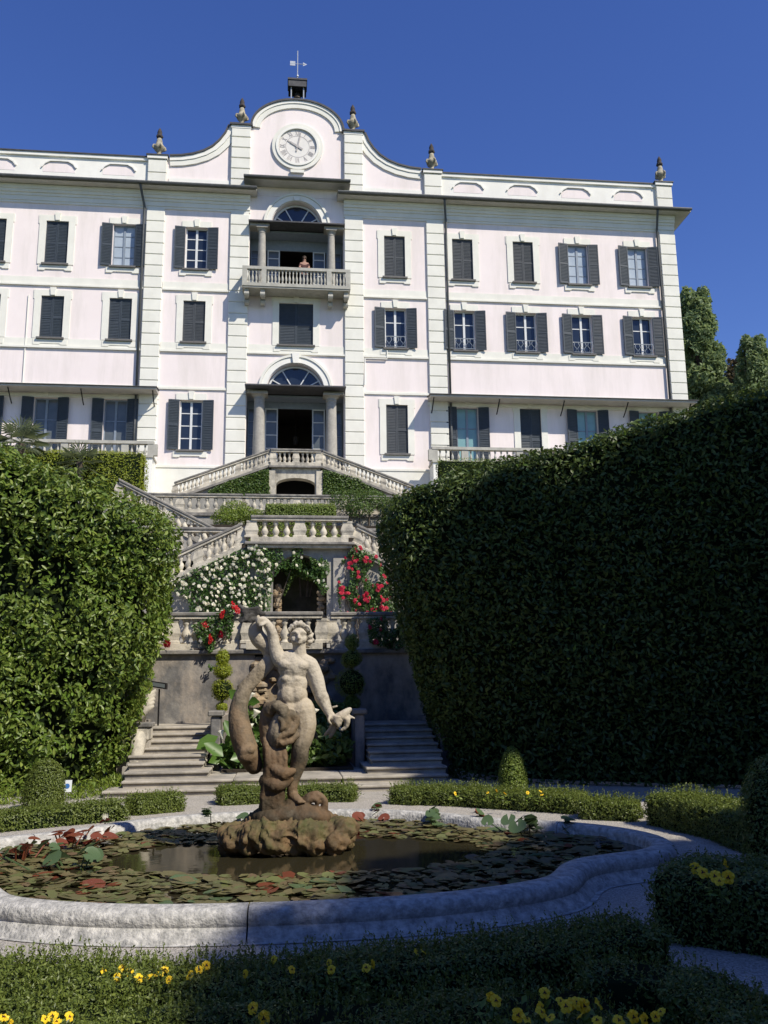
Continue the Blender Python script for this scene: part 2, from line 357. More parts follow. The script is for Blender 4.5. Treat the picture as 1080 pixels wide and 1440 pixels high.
def leaf_obj(name, P, N, size, m, parent, kind=None, **kw):
    V, F = leaf_arrays(np.asarray(P), np.asarray(N), size, **kw)
    og = (V[:, 0].mean(), V[:, 1].mean(), V[:, 2].min())
    return tag(link(bpy.data.objects.new(name, tri_mesh(name, V, F, m, og)), parent, og), kind=kind)
def grid_sample(G, n):
    a = G[:-1, :-1]; b = G[1:, :-1]; c = G[1:, 1:]; d = G[:-1, 1:]
    nn = np.cross(c-a, d-b).reshape(-1, 3); ar = np.linalg.norm(nn, axis=1); nn = unit(nn)
    idx = rng.choice(len(ar), n, p=ar/ar.sum()); u = rng.random((n, 1)); v = rng.random((n, 1))
    A, B, C_, D_ = [q.reshape(-1, 3)[idx] for q in (a, b, c, d)]
    return A*(1-u)*(1-v)+B*u*(1-v)+C_*u*v+D_*(1-u)*v, nn[idx]
def grid_mesh(G, name, m, parent):
    a, b, _ = G.shape; mb = MB()
    mb.add(G.reshape(-1, 3), [(i*b+j, (i+1)*b+j, (i+1)*b+j+1, i*b+j+1) for i in range(a-1) for j in range(b-1)])
    return mb.build(name, m, parent, smooth=True)
def resample(pts, step):
    pts = [np.array(p, float) for p in pts]; out = [pts[0]]
    for p, q in zip(pts, pts[1:]):
        k = max(1, int(round(np.linalg.norm((q-p)[:3])/step)))
        out += [p+(q-p)*(i+1)/k for i in range(k)]
    return np.array(out)
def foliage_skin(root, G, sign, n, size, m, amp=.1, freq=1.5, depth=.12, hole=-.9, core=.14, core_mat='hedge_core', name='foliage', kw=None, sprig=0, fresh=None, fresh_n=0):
    """leaves spread over and under a lofted surface, with a dark twiggy core under it"""
    P, N = grid_sample(G, n); N = N*sign
    h = nz(P, freq); P = P+N*(amp*(h+.9*nz(P+3.7, freq*.4))+rng.uniform(-depth, depth*.35, n))[:, None]
    if hole > -.9:
        keep = (h > hole) | (rng.random(n) < .15); P = P[keep]; N = N[keep]
    o = leaf_obj(name, P, N, size, m, root, **(kw or {}))
    if fresh_n:
        P, N = grid_sample(G, fresh_n*3); N = N*sign; h = nz(P, freq*.7)
        k = np.argsort(-h)[:fresh_n]; P = P[k]+N[k]*(amp*(nz(P[k], freq)+.9*nz(P[k]+3.7, freq*.4))+.02)[:, None]
        leaf_obj('young_leaves', P, N[k], size*.95, fresh, root, **(kw or {}))
    if sprig:
        P, N = grid_sample(G, sprig); N = N*sign; N[:, 2] += .6; N = unit(N+rng.normal(0, .25, N.shape))
        P = P+N*(amp*nz(P, freq))[:, None]; ln = rng.uniform(.4, 1.0, sprig)*size*3.2
        Q = []; D = []
        for t in np.linspace(.1, 1, 7):
            Q.append(P+N*(ln*t)[:, None]+rng.normal(0, size*.12, P.shape)); D.append(N)
        leaf_obj('sprigs', np.concatenate(Q), rng.normal(0, 1, (sprig*7, 3)), size*.85, m, root, flat=.4, align=np.concatenate(D)*.9, aspect=.4)
    a, b, _ = G.shape
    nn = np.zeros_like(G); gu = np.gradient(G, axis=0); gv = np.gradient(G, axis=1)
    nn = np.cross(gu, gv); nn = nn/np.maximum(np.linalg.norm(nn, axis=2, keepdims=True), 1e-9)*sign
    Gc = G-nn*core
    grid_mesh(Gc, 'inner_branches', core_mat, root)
    return o
def big_hedge(name, label, plan, back, n, size, m, outside, **kw):
    """a tall clipped hedge: plan path of the foot, bulging outwards by lean(t), height top(t)"""
    path = resample(plan, .5); rows = []
    for i, p in enumerate(path):
        d = path[min(i+1, len(path)-1)][:2]-path[max(i-1, 0)][:2]; d = d/np.linalg.norm(d)
        o = np.array([d[1], -d[0]])*outside
        le, H = p[2], p[3]
        prof = [(0, .02), (le*.28, H*.2), (le*.62, H*.45), (le*.9, H*.70), (le*1.02, H*.90), (le-.04, H*.97), (le*.85-.22, H), (-1.2, H+.04), (-back, H)]
        rows.append([(p[0]+o[0]*q, p[1]+o[1]*q, z) for q, z in prof])
    G = np.array(rows)
    c = G.reshape(-1, 3).mean(0)
    root = thing(name, label, 'hedge', (c[0], c[1], 0))
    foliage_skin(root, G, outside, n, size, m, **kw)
    mb = MB()
    for k in range(9):
        i = rng.integers(1, len(path)-1); b = G[i, 0]*.6+G[i, -1]*.4
        mb.tube([(b[0], b[1], 0), (b[0]+rng.normal(0, .1), b[1]+rng.normal(0, .1), 1.2), (b[0]+rng.normal(0, .3), b[1]+rng.normal(0, .2), G[i, 6][2]*.8)], [.06, .05, .02], 6)
    tag(mb.build('stems', 'bark', root), kind='stuff')
    return root
def low_hedge(label, pts, wd, h, n, size, group=None, name='box_hedge', z0=0.0, sprig=0, m='box_leaf', amp=.03):
    path = resample([(p[0], p[1]) for p in pts], .2); rows = []
    a, b = path[0], path[-1]; d0 = (path[1]-a); d0 /= np.linalg.norm(d0); d1 = (b-path[-2]); d1 /= np.linalg.norm(d1)
    path = np.concatenate([[a-d0*.04], path, [b+d1*.04]])
    for i, p in enumerate(path):
        d = path[min(i+1, len(path)-1)]-path[max(i-1, 0)]; d /= np.linalg.norm(d); o = np.array([d[1], -d[0]])
        k = .35 if i in (0, len(path)-1) else 1.0; w2 = wd/2*k; hh = h*(.86 if k < 1 else 1)
        rows.append([(p[0]+o[0]*q, p[1]+o[1]*q, z0+z) for q, z in ((w2, 0), (w2*1.04, hh*.5), (w2, hh*.88), (w2*.8, hh), (0, hh*1.02), (-w2*.8, hh), (-w2, hh*.88), (-w2*1.04, hh*.5), (-w2, 0))])
    G = np.array(rows); c = G.reshape(-1, 3).mean(0)
    root = thing(name, label, 'hedge', (c[0], c[1], z0), group)
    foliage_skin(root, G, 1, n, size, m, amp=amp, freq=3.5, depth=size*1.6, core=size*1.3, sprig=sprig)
    return root
def lathe_grid(c, prof, seg=18):
    return np.array([[(c[0]+r*math.cos(2*math.pi*i/seg), c[1]+r*math.sin(2*math.pi*i/seg), c[2]+z) for r, z in prof] for i in range(seg+1)])
def topiary(name, label, c, prof, n, size, m='topiary_leaf', group=None):
    root = thing(name, label, 'topiary', c, group)
    foliage_skin(root, lathe_grid(c, prof), 1, n, size, m, amp=.02, freq=5, depth=size*1.2, core=size*1.2)
    MB().tube([(c[0], c[1], c[2]-.02), (c[0], c[1], c[2]+.25)], .03).build('stem', 'bark', root)
    return root
def blob_points(blobs, n):
    v = np.array([b[3]*b[4]*b[5] for b in blobs])**.75; idx = rng.choice(len(blobs), n, p=v/v.sum())
    B = np.array(blobs)[idx]; d = unit(rng.normal(0, 1, (n, 3))); r = rng.random(n)**.32
    return B[:, :3]+d*B[:, 3:6]*r[:, None], d
def tree(name, label, base, trunk_h, trunk_r, blobs, n, size, m, group=None, clump=.9, hole=-.25):
    root = thing(name, label, 'tree', base, group); mb = MB()
    top = (base[0], base[1], base[2]+trunk_h)
    mb.tube([base, (base[0]+.1, base[1], base[2]+trunk_h*.5), top], [trunk_r*1.3, trunk_r, trunk_r*.75], 9)
    for b in blobs:
        s0 = Vector((base[0], base[1], base[2]+trunk_h*random.uniform(.6, .98))); e = Vector(b[:3])
        mid = s0.lerp(e, .5)+Vector((0, 0, .3)); mb.tube([s0, mid, e], [trunk_r*.55, trunk_r*.35, trunk_r*.1], 6)
    mb.build('trunk', 'bark', root, smooth=True)
    P, N = blob_points(blobs, n); h = nz(P, clump); k = h > hole
    leaf_obj('crown', P[k], N[k], size, m, root, flat=.35, droop=.4)
    return root

# ================================================================== GROUND, TERRAIN
mb = MB(); mb.box(-900, 900, -900, 1200, -1.0, 0.0)
tag(mb.build('ground', 'hill_grass'), kind='structure')
mb = MB(); mb.add([(-8.5, 1.0, .004), (8.2, 1.0, .004), (9.5, 11.0, .004), (8.2, 19.38, .004), (-8.0, 19.38, .004), (-9.5, 11, .004)], [(0, 1, 2, 3, 4, 5)]); tag(mb.build('gravel_path', 'gravel'), kind='structure')
# hillside behind the garden: lies under the terraces, rises beyond the house
ys = [(19.6, -.4), (20.6, 2.0), (26, 2.1), (27.2, 4.8), (29.5, 5.0), (33.6, 7.3), (36.5, 8.9), (44, 9.1), (60, 11), (90, 17), (160, 34), (400, 60)]
xs = [-500, -120, -60, -30, -15, -9, -6, 0, 6.5, 9, 15, 22, 32, 60, 120, 500]
mb = MB(); V = []
for y, z in ys:
    for x in xs: V.append((x, y, z+(0.4*math.sin(x*.7+y*.5) if abs(x) > 9 and y > 50 else 0)))
nx = len(xs)
mb.add(V, [(j*nx+i, j*nx+i+1, (j+1)*nx+i+1, (j+1)*nx+i) for j in range(len(ys)-1) for i in range(nx-1)])
tag(mb.build('hillside', 'hill_grass'), kind='structure')
def slab(name, x0, x1, y0, y1, z, m='terrace_paving', th=.3):
    return tag(MB().box(x0, x1, y0, y1, z-th, z).build(name, m), kind='structure')
slab('lower_terrace', -8, 8.6, 19.62, 25.2, 2.50)
slab('middle_terrace', -8, 8.6, 25.25, 33.0, 5.50)
slab('upper_terrace', -12, 13, 33.3, 36.6, 8.12)
slab('villa_terrace', -24, 25, 36.65, 41.99, 9.50)

# ================================================================== THE VILLA
XC, YF = 0.43, 42.0
villa = thing('villa', 'pale pink three-storey villa with curved clock gable and grey shutters', 'villa', (XC, YF, 9.5))
WIN = [5.02, 8.58, 11.81, 14.78, 18.05]
OW = 1.08                                              # window opening width
TOPZ, MIDZ, GRZ = (22.3, 24.58), (18.44, 20.6), (12.95, 15.46)
FRZ = (12.25, 15.42)                                   # french windows on the side terraces
XL, XR = XC-20.2, XC+20.2
bays = [s*w_ for s in (-1, 1) for w_ in WIN]
holes = []
for b in bays:
    x = XC+b
    holes += [(x-OW/2, x+OW/2, *TOPZ), (x-OW/2, x+OW/2, *MIDZ)]
    holes.append((x-OW/2, x+OW/2, *(GRZ if abs(b) < 6 else FRZ)))
holes.append((XC-.85, XC+.85, 18.44, 20.66))
LG = 2.38                                              # half width of the two loggias
holes += [(XC-LG, XC+LG, 21.32, 26.5), (XC-LG, XC+LG, 11.5, 17.88)]
def wall_grid(x0, x1, z0, z1, hs):
    xs_ = sorted({x0, x1, *[h[0] for h in hs], *[h[1] for h in hs]}); mb = MB()
    for a, b in zip(xs_, xs_[1:]):
        cut = sorted([(h[2], h[3]) for h in hs if h[0] <= a+1e-6 and h[1] >= b-1e-6]); z = z0
        for c, d in cut:
            if c > z: mb.box(a, b, YF, YF+.4, z, c)
            z = d
        if z < z1: mb.box(a, b, YF, YF+.4, z, z1)
    return mb
wall_grid(XL, XR, 9.3, 26.5, holes).build('wall', 'pink_stucco', villa)
mb = MB(); mb.box(XL, XL+.4, YF+.4, YF+15, 9.3, 26.5); mb.box(XR-.4, XR, YF+.4, YF+15, 9.3, 26.5); mb.box(XL, XR, YF+15, YF+15.4, 9.3, 26.5)
mb.build('side_wall', 'pink_stucco', villa)
mb = MB()
for z0, z1 in ((11.2, 11.5), (16.3, 16.5), (21.0, 21.3)): mb.box(XL+.4, XR-.4, YF+.4, YF+14.9, z0, z1)
mb.build('floor', 'room_wall', villa)
MB().box(XL, XR, YF+.5, YF+15.4, 26.5, 26.7).build('roof', 'roof_lead', villa)

# interior backing behind ordinary windows
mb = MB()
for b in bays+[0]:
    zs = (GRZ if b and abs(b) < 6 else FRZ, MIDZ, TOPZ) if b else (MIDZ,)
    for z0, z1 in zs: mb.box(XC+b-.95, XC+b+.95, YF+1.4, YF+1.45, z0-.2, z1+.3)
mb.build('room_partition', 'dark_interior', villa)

# --- string courses, bands, plinth
segs = [(XL+.95, XC-7.54), (XC-6.6, XC-3.38), (XC+3.4, XC+6.66), (XC+7.62, XR-.95)]
for i, (a, b) in enumerate(segs):
    mb = MB(); mb.box(a, b, YF-.03, YF, 21.2, 21.58); mb.box(a, b, YF-.09, YF, 21.12, 21.2); mb.build('string_course', 'cream_stucco', villa)
    mb = MB(); mb.box(a, b, YF-.03, YF, 18.0, 18.4); mb.box(a, b, YF-.10, YF, 17.90, 18.0); mb.build('string_course', 'cream_stucco', villa)
    mb = MB(); mb.box(a, b, YF-.07, YF, 15.98, 16.08); mb.box(a, b, YF-.03, YF, 16.08, 16.13); mb.build('string_course', 'cream_stucco', villa)
    mb = MB(); mb.box(a, b, YF-.06, YF, 9.4, 12.06); mb.box(a, b, YF-.10, YF, 12.06, 12.16); mb.build('plinth', 'cream_stucco', villa)
mb = MB(); mb.box(XC-2.4, XC+2.43, YF-.03, YF, 18.0, 18.42); mb.box(XC-2.4, XC+2.43, YF-.09, YF, 17.92, 18.0); mb.build('string_course', 'cream_stucco', villa)

# --- rusticated pilasters: every block a piece
QX = [(XC-20.2, XC-19.3), (XC-7.52, XC-6.62), (XC-3.36, XC-2.4), (XC+2.43, XC+3.39), (XC+6.68, XC+7.6), (XC+19.32, XC+20.2)]
bm_cache = {}
def block(w_, h_, d=.12):
    k = (round(w_, 2), round(h_, 3), d)
    if k not in bm_cache:
        mb = MB(); e = .025
        mb.hexa([(-w_/2, -d+e, 0), (w_/2, -d+e, 0), (w_/2, .0, 0), (-w_/2, .0, 0)], [(-w_/2, -d+e, h_), (w_/2, -d+e, h_), (w_/2, .0, h_), (-w_/2, .0, h_)])
        mb.hexa([(-w_/2+e, -d, e), (w_/2-e, -d, e), (w_/2, -d+e+.001, 0), (-w_/2, -d+e+.001, 0)], [(-w_/2+e, -d, h_-e), (w_/2-e, -d, h_-e), (w_/2, -d+e+.001, h_), (-w_/2, -d+e+.001, h_)])
        bm_cache[k] = mb.mesh('pilaster_block', 'cream_stucco')
    return bm_cache[k]
for a, b in QX:
    cx = (a+b)/2; MB().box(a+.03, b-.03, YF-.075, YF+.002, 9.5, 25.5).build('pilaster_core', 'cream_stucco', villa)
    zz = [12.2+.6*i for i in range(23)]
    for z in zz:
        if z > 25.3: break
        put('pilaster_block', block(b-a, min(.565, 25.48-z)), villa, (cx, YF, z))
    for z in (9.5, 10.4, 11.3): put('pilaster_block', block(b-a+.06, .86, .14), villa, (cx, YF, z))

# --- frieze, cornice, gutter, eave roof with tile ends
def eave(x0, x1, z, ov=.7, rt=False, lt=False, nm='cornice', frieze=True):
    mb = MB()
    if frieze:
        for k, (za, zb, p) in enumerate(((25.5, 25.62, .06), (25.62, 25.86, .10), (25.86, 26.0, .15), (26.0, 26.16, .22), (26.16, 26.38, .27))):
            dz = z-26.4; mb.box(x0, x1, YF-p, YF, za+dz, zb+dz)
        mb.build('frieze', 'cream_stucco', villa)
    rx = ov if rt else .35; lx = ov if lt else .35
    a, b = x0-lx if lt or True else x0, x1+rx
    mb = MB(); mb.box(a, b, YF-ov, YF+(.6 if rt else 0), z, z+.07); mb.build(nm, 'soffit', villa)
    mb = MB(); n = int((b-a)/.24)
    mb.hexa([(a, YF-ov-.08, z+.075), (b, YF-ov-.08, z+.075), (b, YF+.1, z+.075), (a, YF+.1, z+.075)], [(a, YF-ov-.08, z+.13), (b, YF-ov-.08, z+.13), (b, YF+.1, z+.42), (a, YF+.1, z+.42)])
    for i in range(n):                                  # half-round tiles
        x = a+(i+.5)*(b-a)/n; r_ = .085
        vs = []
        for (y, zz) in ((YF-ov-.10, z+.13), (YF+.1, z+.42)):
            for t in range(5):
                an = math.pi*t/4; vs.append((x+r_*math.cos(an), y, zz+r_*.7*math.sin(an)))
        mb.add(vs, [(t, t+1, t+6, t+5) for t in range(4)]+[(0, 4, 3, 2, 1)])
    mb.build('eave_roof', 'roof_lead', villa)
    g = MB(); g.tube([(a, YF-ov-.13, z+.08), (b, YF-ov-.13, z+.08)], .075, 8); g.build('gutter', 'pipe_paint', villa)
eave(XL, XC-2.38, 26.4, lt=True)
eave(XC+2.40, XR, 26.4, rt=True)
MB().box(XR+.001, XR+.7, YF+.6, YF+15, 26.4, 26.47).build('side_soffit', 'soffit', villa); MB().box(XR, XR+.78, YF-.6, YF+15, 26.475, 26.56).build('side_eave', 'roof_lead', villa)
eave(XC-2.35, XC+2.35, 27.0, ov=.75, nm='hood_soffit', frieze=False)
MB().box(XC-2.38, XC+2.40, YF-.02, YF, 26.52, 27.0).build('hood_frieze', 'pink_stucco', villa)
MB().box(XC-2.5, XC+2.5, YF+.0, YF+.4, 26.5, 27.3).build('hood_wall', 'pink_stucco', villa)

# --- parapet and clock gable
def ell(cx, cz, rx, rz, a0, a1, n): return [(cx+rx*math.cos(R(a0+(a1-a0)*i/n)), cz+rz*math.sin(R(a0+(a1-a0)*i/n))) for i in range(n+1)]
half = [(6.5, 28.42), (5.9, 28.47), (5.3, 28.60), (4.75, 28.82), (4.3, 29.12), (3.95, 29.5), (3.68, 29.92), (3.5, 30.38)]
ar = ell(0, 30.42, 2.36, 1.65, 0, 180, 28)
outl = [(XC+x, z) for x, z in half]+[(XC+2.42, 30.42)]+[(XC+x, z) for x, z in ar[1:-1]]+[(XC-2.42, 30.42)]+[(XC-x, z) for x, z in reversed(half)]
MB().prism([(XC-6.68, 26.6), (XC+6.68, 26.6), (XC+6.68, 28.40)]+outl+[(XC-6.68, 28.40)], YF+.02, YF+.5).build('gable', 'pink_stucco', villa)
def strip(pts, o0, o1, y0, y1, name, m):
    """a moulding that follows a curve, between two offsets along its normals"""
    A = np.array(pts); d = np.gradient(A, axis=0); d /= np.linalg.norm(d, axis=1, keepdims=True); nn = np.stack([d[:, 1], -d[:, 0]], 1)
    P, Q = A+nn*o0, A+nn*o1; mb = MB(); n = len(A); vs = []
    for y in (y0, y1):
        vs += [(p[0], y, p[1]) for p in P]+[(q[0], y, q[1]) for q in Q]
    fs = []
    for i in range(n-1):
        fs += [(i, i+1, n+i+1, n+i), (2*n+i, 3*n+i, 3*n+i+1, 2*n+i+1), (i, 2*n+i, 2*n+i+1, i+1), (n+i, n+i+1, 3*n+i+1, 3*n+i)]
    fs += [(0, n, 3*n, 2*n), (n-1, 3*n-1, 4*n-1, 2*n-1)]
    mb.add(vs, fs); return mb.build(name, m, villa)
arc = [(XC+x, z) for x, z in ell(0, 30.42, 2.36, 1.65, 0, 180, 36)]
strip(arc, .0, .10, YF-.16, YF+.6, 'gable_coping', 'roof_lead')
strip(arc, -.16, -.005, YF-.10, YF+.02, 'gable_moulding', 'white_stucco')
strip(arc, -.42, -.165, YF-.06, YF+.02, 'gable_moulding', 'cream_stucco')
for s in (1, -1):
    sw = [(XC+s*x, z) for x, z in half]
    if s < 0: sw = list(reversed(sw))
    strip(sw, .0, .09, YF-.16, YF+.6, 'sweep_coping', 'roof_lead')
    strip(sw, -.22, -.005, YF-.10, YF+.02, 'sweep_moulding', 'white_stucco')
    strip(sw, -.5, -.225, YF-.06, YF+.02, 'sweep_moulding', 'cream_stucco')
    a, b = sorted((XC+s*6.5, XC+s*3.4)); MB().box(a, b, YF-.05, YF+.02, 26.7, 27.25).build('sweep_base', 'white_stucco', villa)
    # gable pilasters
    a, b = sorted((XC+s*2.42, XC+s*3.4)); cx = (a+b)/2
    MB().box(a+.03, b-.03, YF-.12, YF+.5, 26.6, 30.3).build('pilaster_core', 'cream_stucco', villa)
    for i in range(6): put('pilaster_block', block(b-a, .555, .18), villa, (cx, YF, 26.72+.6*i))
    MB().box(a-.02, b+.02, YF-.20, YF+.5, 30.2, 30.36).build('pilaster_cap', 'white_stucco', villa)
    MB().box(a-.10, b+.10, YF-.28, YF+.55, 30.362, 30.46).build('pilaster_cap', 'roof_lead', villa)
    # parapet with pilaster piers
    for px0, px1 in ((6.62, 7.55), (19.32, 20.2)):
        a, b = sorted((XC+s*px0, XC+s*px1)); cx = (a+b)/2
        MB().box(a+.03, b-.03, YF-.12, YF+.45, 26.6, 28.2).build('pier_core', 'cream_stucco', villa)
        for i in range(2): put('parapet_block', block(b-a, .7, .18), villa, (cx, YF, 26.72+.73*i))
        MB().box(a-.04, b+.04, YF-.24, YF+.5, 28.2, 28.36).build('pier_cap', 'white_stucco', villa)
        MB().box(a-.09, b+.09, YF-.28, YF+.55, 28.362, 28.42).build('pier_cap', 'roof_lead', villa)
    a, b = sorted((XC+s*7.55, XC+s*19.32))
    mb = MB(); mb.box(a, b, YF-.02, YF+.4, 26.6, 28.10); mb.box(a, b, YF-.12, YF+.45, 28.10, 28.27); mb.build('parapet', 'white_stucco', villa)
    MB().box(a, b, YF-.17, YF+.5, 28.272, 28.33).build('parapet_coping', 'roof_lead', villa)
    for i in range(4):                                  # blind panels under small hood mouldings
        cx = XC+s*(9.0+i*2.92); hw = .78
        pl = [(cx-hw, 27.25), (cx+hw, 27.25), (cx+hw, 27.55), (cx+hw*.55, 27.80), (cx-hw*.55, 27.80), (cx-hw, 27.55)]
        MB().prism(pl, YF-.028, YF-.02).build('parapet_panel', 'pink_stucco', villa)
        cv = [(cx+hw+.03, 27.48), (cx+hw*.86, 27.68), (cx+hw*.55, 27.82), (cx, 27.83), (cx-hw*.55, 27.82), (cx-hw*.86, 27.68), (cx-hw-.03, 27.48)]
        strip(cv, 0, .07, YF-.10, YF-.02, 'panel_hood', 'white_stucco')

# --- finials
fm = MB(); fm.lathe([(.24, 0), (.25, .05), (.21, .11), (.13, .18), (.10, .28), (.15, .36), (.25, .46), (.29, .56), (.27, .66), (.19, .74), (.165, .86), (.14, 1.0), (.10, 1.12)], seg=12)
for k in range(4):
    a = k*math.pi/2+.4; fm.tube([(.24*math.cos(a), .24*math.sin(a), .46), (.34*math.cos(a), .34*math.sin(a), .56), (.30*math.cos(a), .30*math.sin(a), .68), (.17*math.cos(a), .17*math.sin(a), .74)], [.04, .05, .04, .02], 6)
FMESH = fm.mesh('finial', 'finial_stone', smooth=True)
ft = MB(); ft.lathe([(.09, 0), (.15, .08), (.17, .18), (.11, .27), (.13, .36), (.09, .50), (.01, .64)], seg=10)
for k in range(5):
    a = k*1.26; ft.ball((.13*math.cos(a), .13*math.sin(a), .12), .06, 6, 5)
FTOP = ft.mesh('finial_top', 'finial_dark', smooth=True)
for x, z in ((-20-0+.24, 28.42), (-7.07, 28.42), (-2.91, 30.46), (2.91, 30.46), (7.1, 28.42), (19.76, 28.42)):
    f = put('finial', FMESH, villa, (XC+x, YF+.12, z)); put('finial_top', FTOP, f, (XC+x, YF+.12, z+1.08))

# --- clock
cz = 29.40
clock = MB(); n = 40
clock.add([(XC, YF-.045, cz)]+[(XC+1.02*math.cos(2*math.pi*i/n), YF-.045, cz+1.02*math.sin(2*math.pi*i/n)) for i in range(n)], [(0, i+1, (i+1) % n+1) for i in range(n)])
clock = clock.build('clock', 'clock_face', villa)
def ring(cx, cz, r0, r1, y0, y1, name, m, parent, n=48):
    mb = MB(); vs = []
    for y in (y0, y1):
        for r_ in (r0, r1): vs += [(cx+r_*math.cos(2*math.pi*i/n), y, cz+r_*math.sin(2*math.pi*i/n)) for i in range(n)]
    fs = []
    for i in range(n):
        j = (i+1) % n; fs += [(i, n+i, n+j, j), (2*n+i, 2*n+j, 3*n+j, 3*n+i), (n+i, 3*n+i, 3*n+j, n+j), (i, j, 2*n+j, 2*n+i)]
    mb.add(vs, fs); return mb.build(name, m, parent)
ring(XC, cz, 1.0, 1.12, YF-.14, YF+.02, 'clock_ring', 'white_stucco', clock)
ring(XC, cz, 1.125, 1.32, YF-.09, YF+.02, 'clock_ring', 'cream_stucco', clock)
ring(XC, cz, .60, .625, YF-.052, YF-.044, 'dial_line', 'clock_mark', clock)
ring(XC, cz, .95, .97, YF-.052, YF-.044, 'dial_line', 'clock_mark', clock)
ROM = ['XII', 'I', 'II', 'III', 'IIII', 'V', 'VI', 'VII', 'VIII', 'IX', 'X', 'XI']
def bar2(mb, p, q, wd, y0, y1):
    p = np.array(p); q = np.array(q); d = q-p; d = d/np.linalg.norm(d); nn = np.array([-d[1], d[0]])*wd/2
    c = [p-nn, q-nn, q+nn, p+nn]
    mb.hexa([(a[0], y0, a[1]) for a in c], [(a[0], y1, a[1]) for a in c])
for k, s in enumerate(ROM):
    a = R(90-30*k); er = np.array([math.cos(a), math.sin(a)]); et = np.array([math.sin(a), -math.cos(a)])
    wds = {'I': .06, 'V': .15, 'X': .15}; tot = sum(wds[c] for c in s); x = -tot/2; mb = MB()
    for c in s:
        cc = x+wds[c]/2; f = lambda u, r_: np.array([XC, cz])+er*r_+et*u
        if c == 'I': bar2(mb, f(cc, .66), f(cc, .92), .034, YF-.056, YF-.046)
        if c == 'V': bar2(mb, f(cc, .66), f(cc-.055, .92), .04, YF-.056, YF-.046); bar2(mb, f(cc, .66), f(cc+.055, .92), .018, YF-.058, YF-.046)
        if c == 'X': bar2(mb, f(cc+.055, .66), f(cc-.055, .92), .04, YF-.056, YF-.046); bar2(mb, f(cc-.055, .66), f(cc+.055, .92), .018, YF-.058, YF-.046)
        x += wds[c]
    mb.build('numeral', 'clock_mark', clock)
for ang, L_, wd in ((12, .86, .07), (302, .62, .10)):
    a = R(90-ang); er = np.array([math.cos(a), math.sin(a)]); mb = MB(); c0 = np.array([XC, cz])
    bar2(mb, c0-er*.30, c0+er*L_*.7, wd, YF-.085, YF-.07); bar2(mb, c0+er*L_*.66, c0+er*L_, wd*.45, YF-.085, YF-.07)
    mb.build('clock_hand', 'clock_mark', clock)
MB().tube([(XC, YF-.10, cz), (XC, YF-.05, cz)], .09, 12).build('hub', 'clock_mark', clock)
MB().box(XC-.35, XC+.35, YF-.12, YF+.02, 27.88, 28.04).build('clock_bracket', 'cream_stucco', villa)

# --- bell cote with weather vane
bx, by = XC-.03, YF+.8
cote = MB().box(bx-.52, bx+.52, by-.5, by+.5, 33.62, 33.72).build('bell_cote', 'roof_lead', villa)
MB().hexa([(bx-.46, by-.44, 33.724), (bx+.46, by-.44, 33.724), (bx+.46, by+.44, 33.724), (bx-.46, by+.44, 33.724)], [(bx-.06, by-.06, 33.9), (bx+.06, by-.06, 33.9), (bx+.06, by+.06, 33.9), (bx-.06, by+.06, 33.9)]).build('cote_roof', 'roof_lead', cote)
mb = MB(); mb.box(bx-.48, bx+.48, by-.46, by-.42, 33.25, 33.62); mb.box(bx-.48, bx+.48, by+.42, by+.46, 33.25, 33.62); mb.box(bx-.48, bx-.44, by-.42, by+.42, 33.25, 33.62); mb.box(bx+.44, bx+.48, by-.42, by+.42, 33.25, 33.62); mb.build('cote_skirt', 'roof_lead', cote)
for sx in (-1, 1):
    for sy in (-1, 1): MB().tube([(bx+sx*.33, by+sy*.33, 31.6), (bx+sx*.33, by+sy*.33, 33.5)], .035, 6).build('cote_post', 'zinc', cote)
MB().lathe([(.26, 0), (.22, .08), (.15, .25), (.12, .38), (.04, .44)], (bx, by, 32.75), 12).build('bell', 'bronze', cote, smooth=True)
MB().box(bx-.3, bx+.3, by-.3, by+.3, 31.4, 32.35).build('cote_base', 'roof_lead', cote)
mb = MB(); mb.tube([(bx, by, 33.85), (bx, by, 35.75)], .028, 6); mb.ball((bx, by, 34.2), .07, 8, 6); mb.tube([(bx-.38, by, 34.95), (bx+.38, by, 34.95)], .018, 6)
mb.box(bx-.40, bx-.12, by-.01, by+.01, 34.83, 35.10); mb.add([(bx+.3, by, 34.83), (bx+.52, by, 34.95), (bx+.3, by, 35.07), (bx+.3, by+.02, 34.95)], [(0, 1, 2), (0, 3, 1), (1, 3, 2)]); mb.build('weather_vane', 'zinc', cote)
# chimney on the left roof
ch = MB(); cx = aty(91, 210, 48)[0]; ch.box(cx-.35, cx+.35, 47.6, 48.3, 26.6, 30.2); ch.box(cx-.42, cx+.42, 47.53, 48.37, 30.2, 30.3); ch = ch.build('chimney', 'chimney_plaster', villa)
MB().lathe([(.22, 0), (.26, .1), (.14, .35), (.03, .9)], (cx, 47.95, 30.3), 8).build('chimney_cap', 'roof_lead', ch)

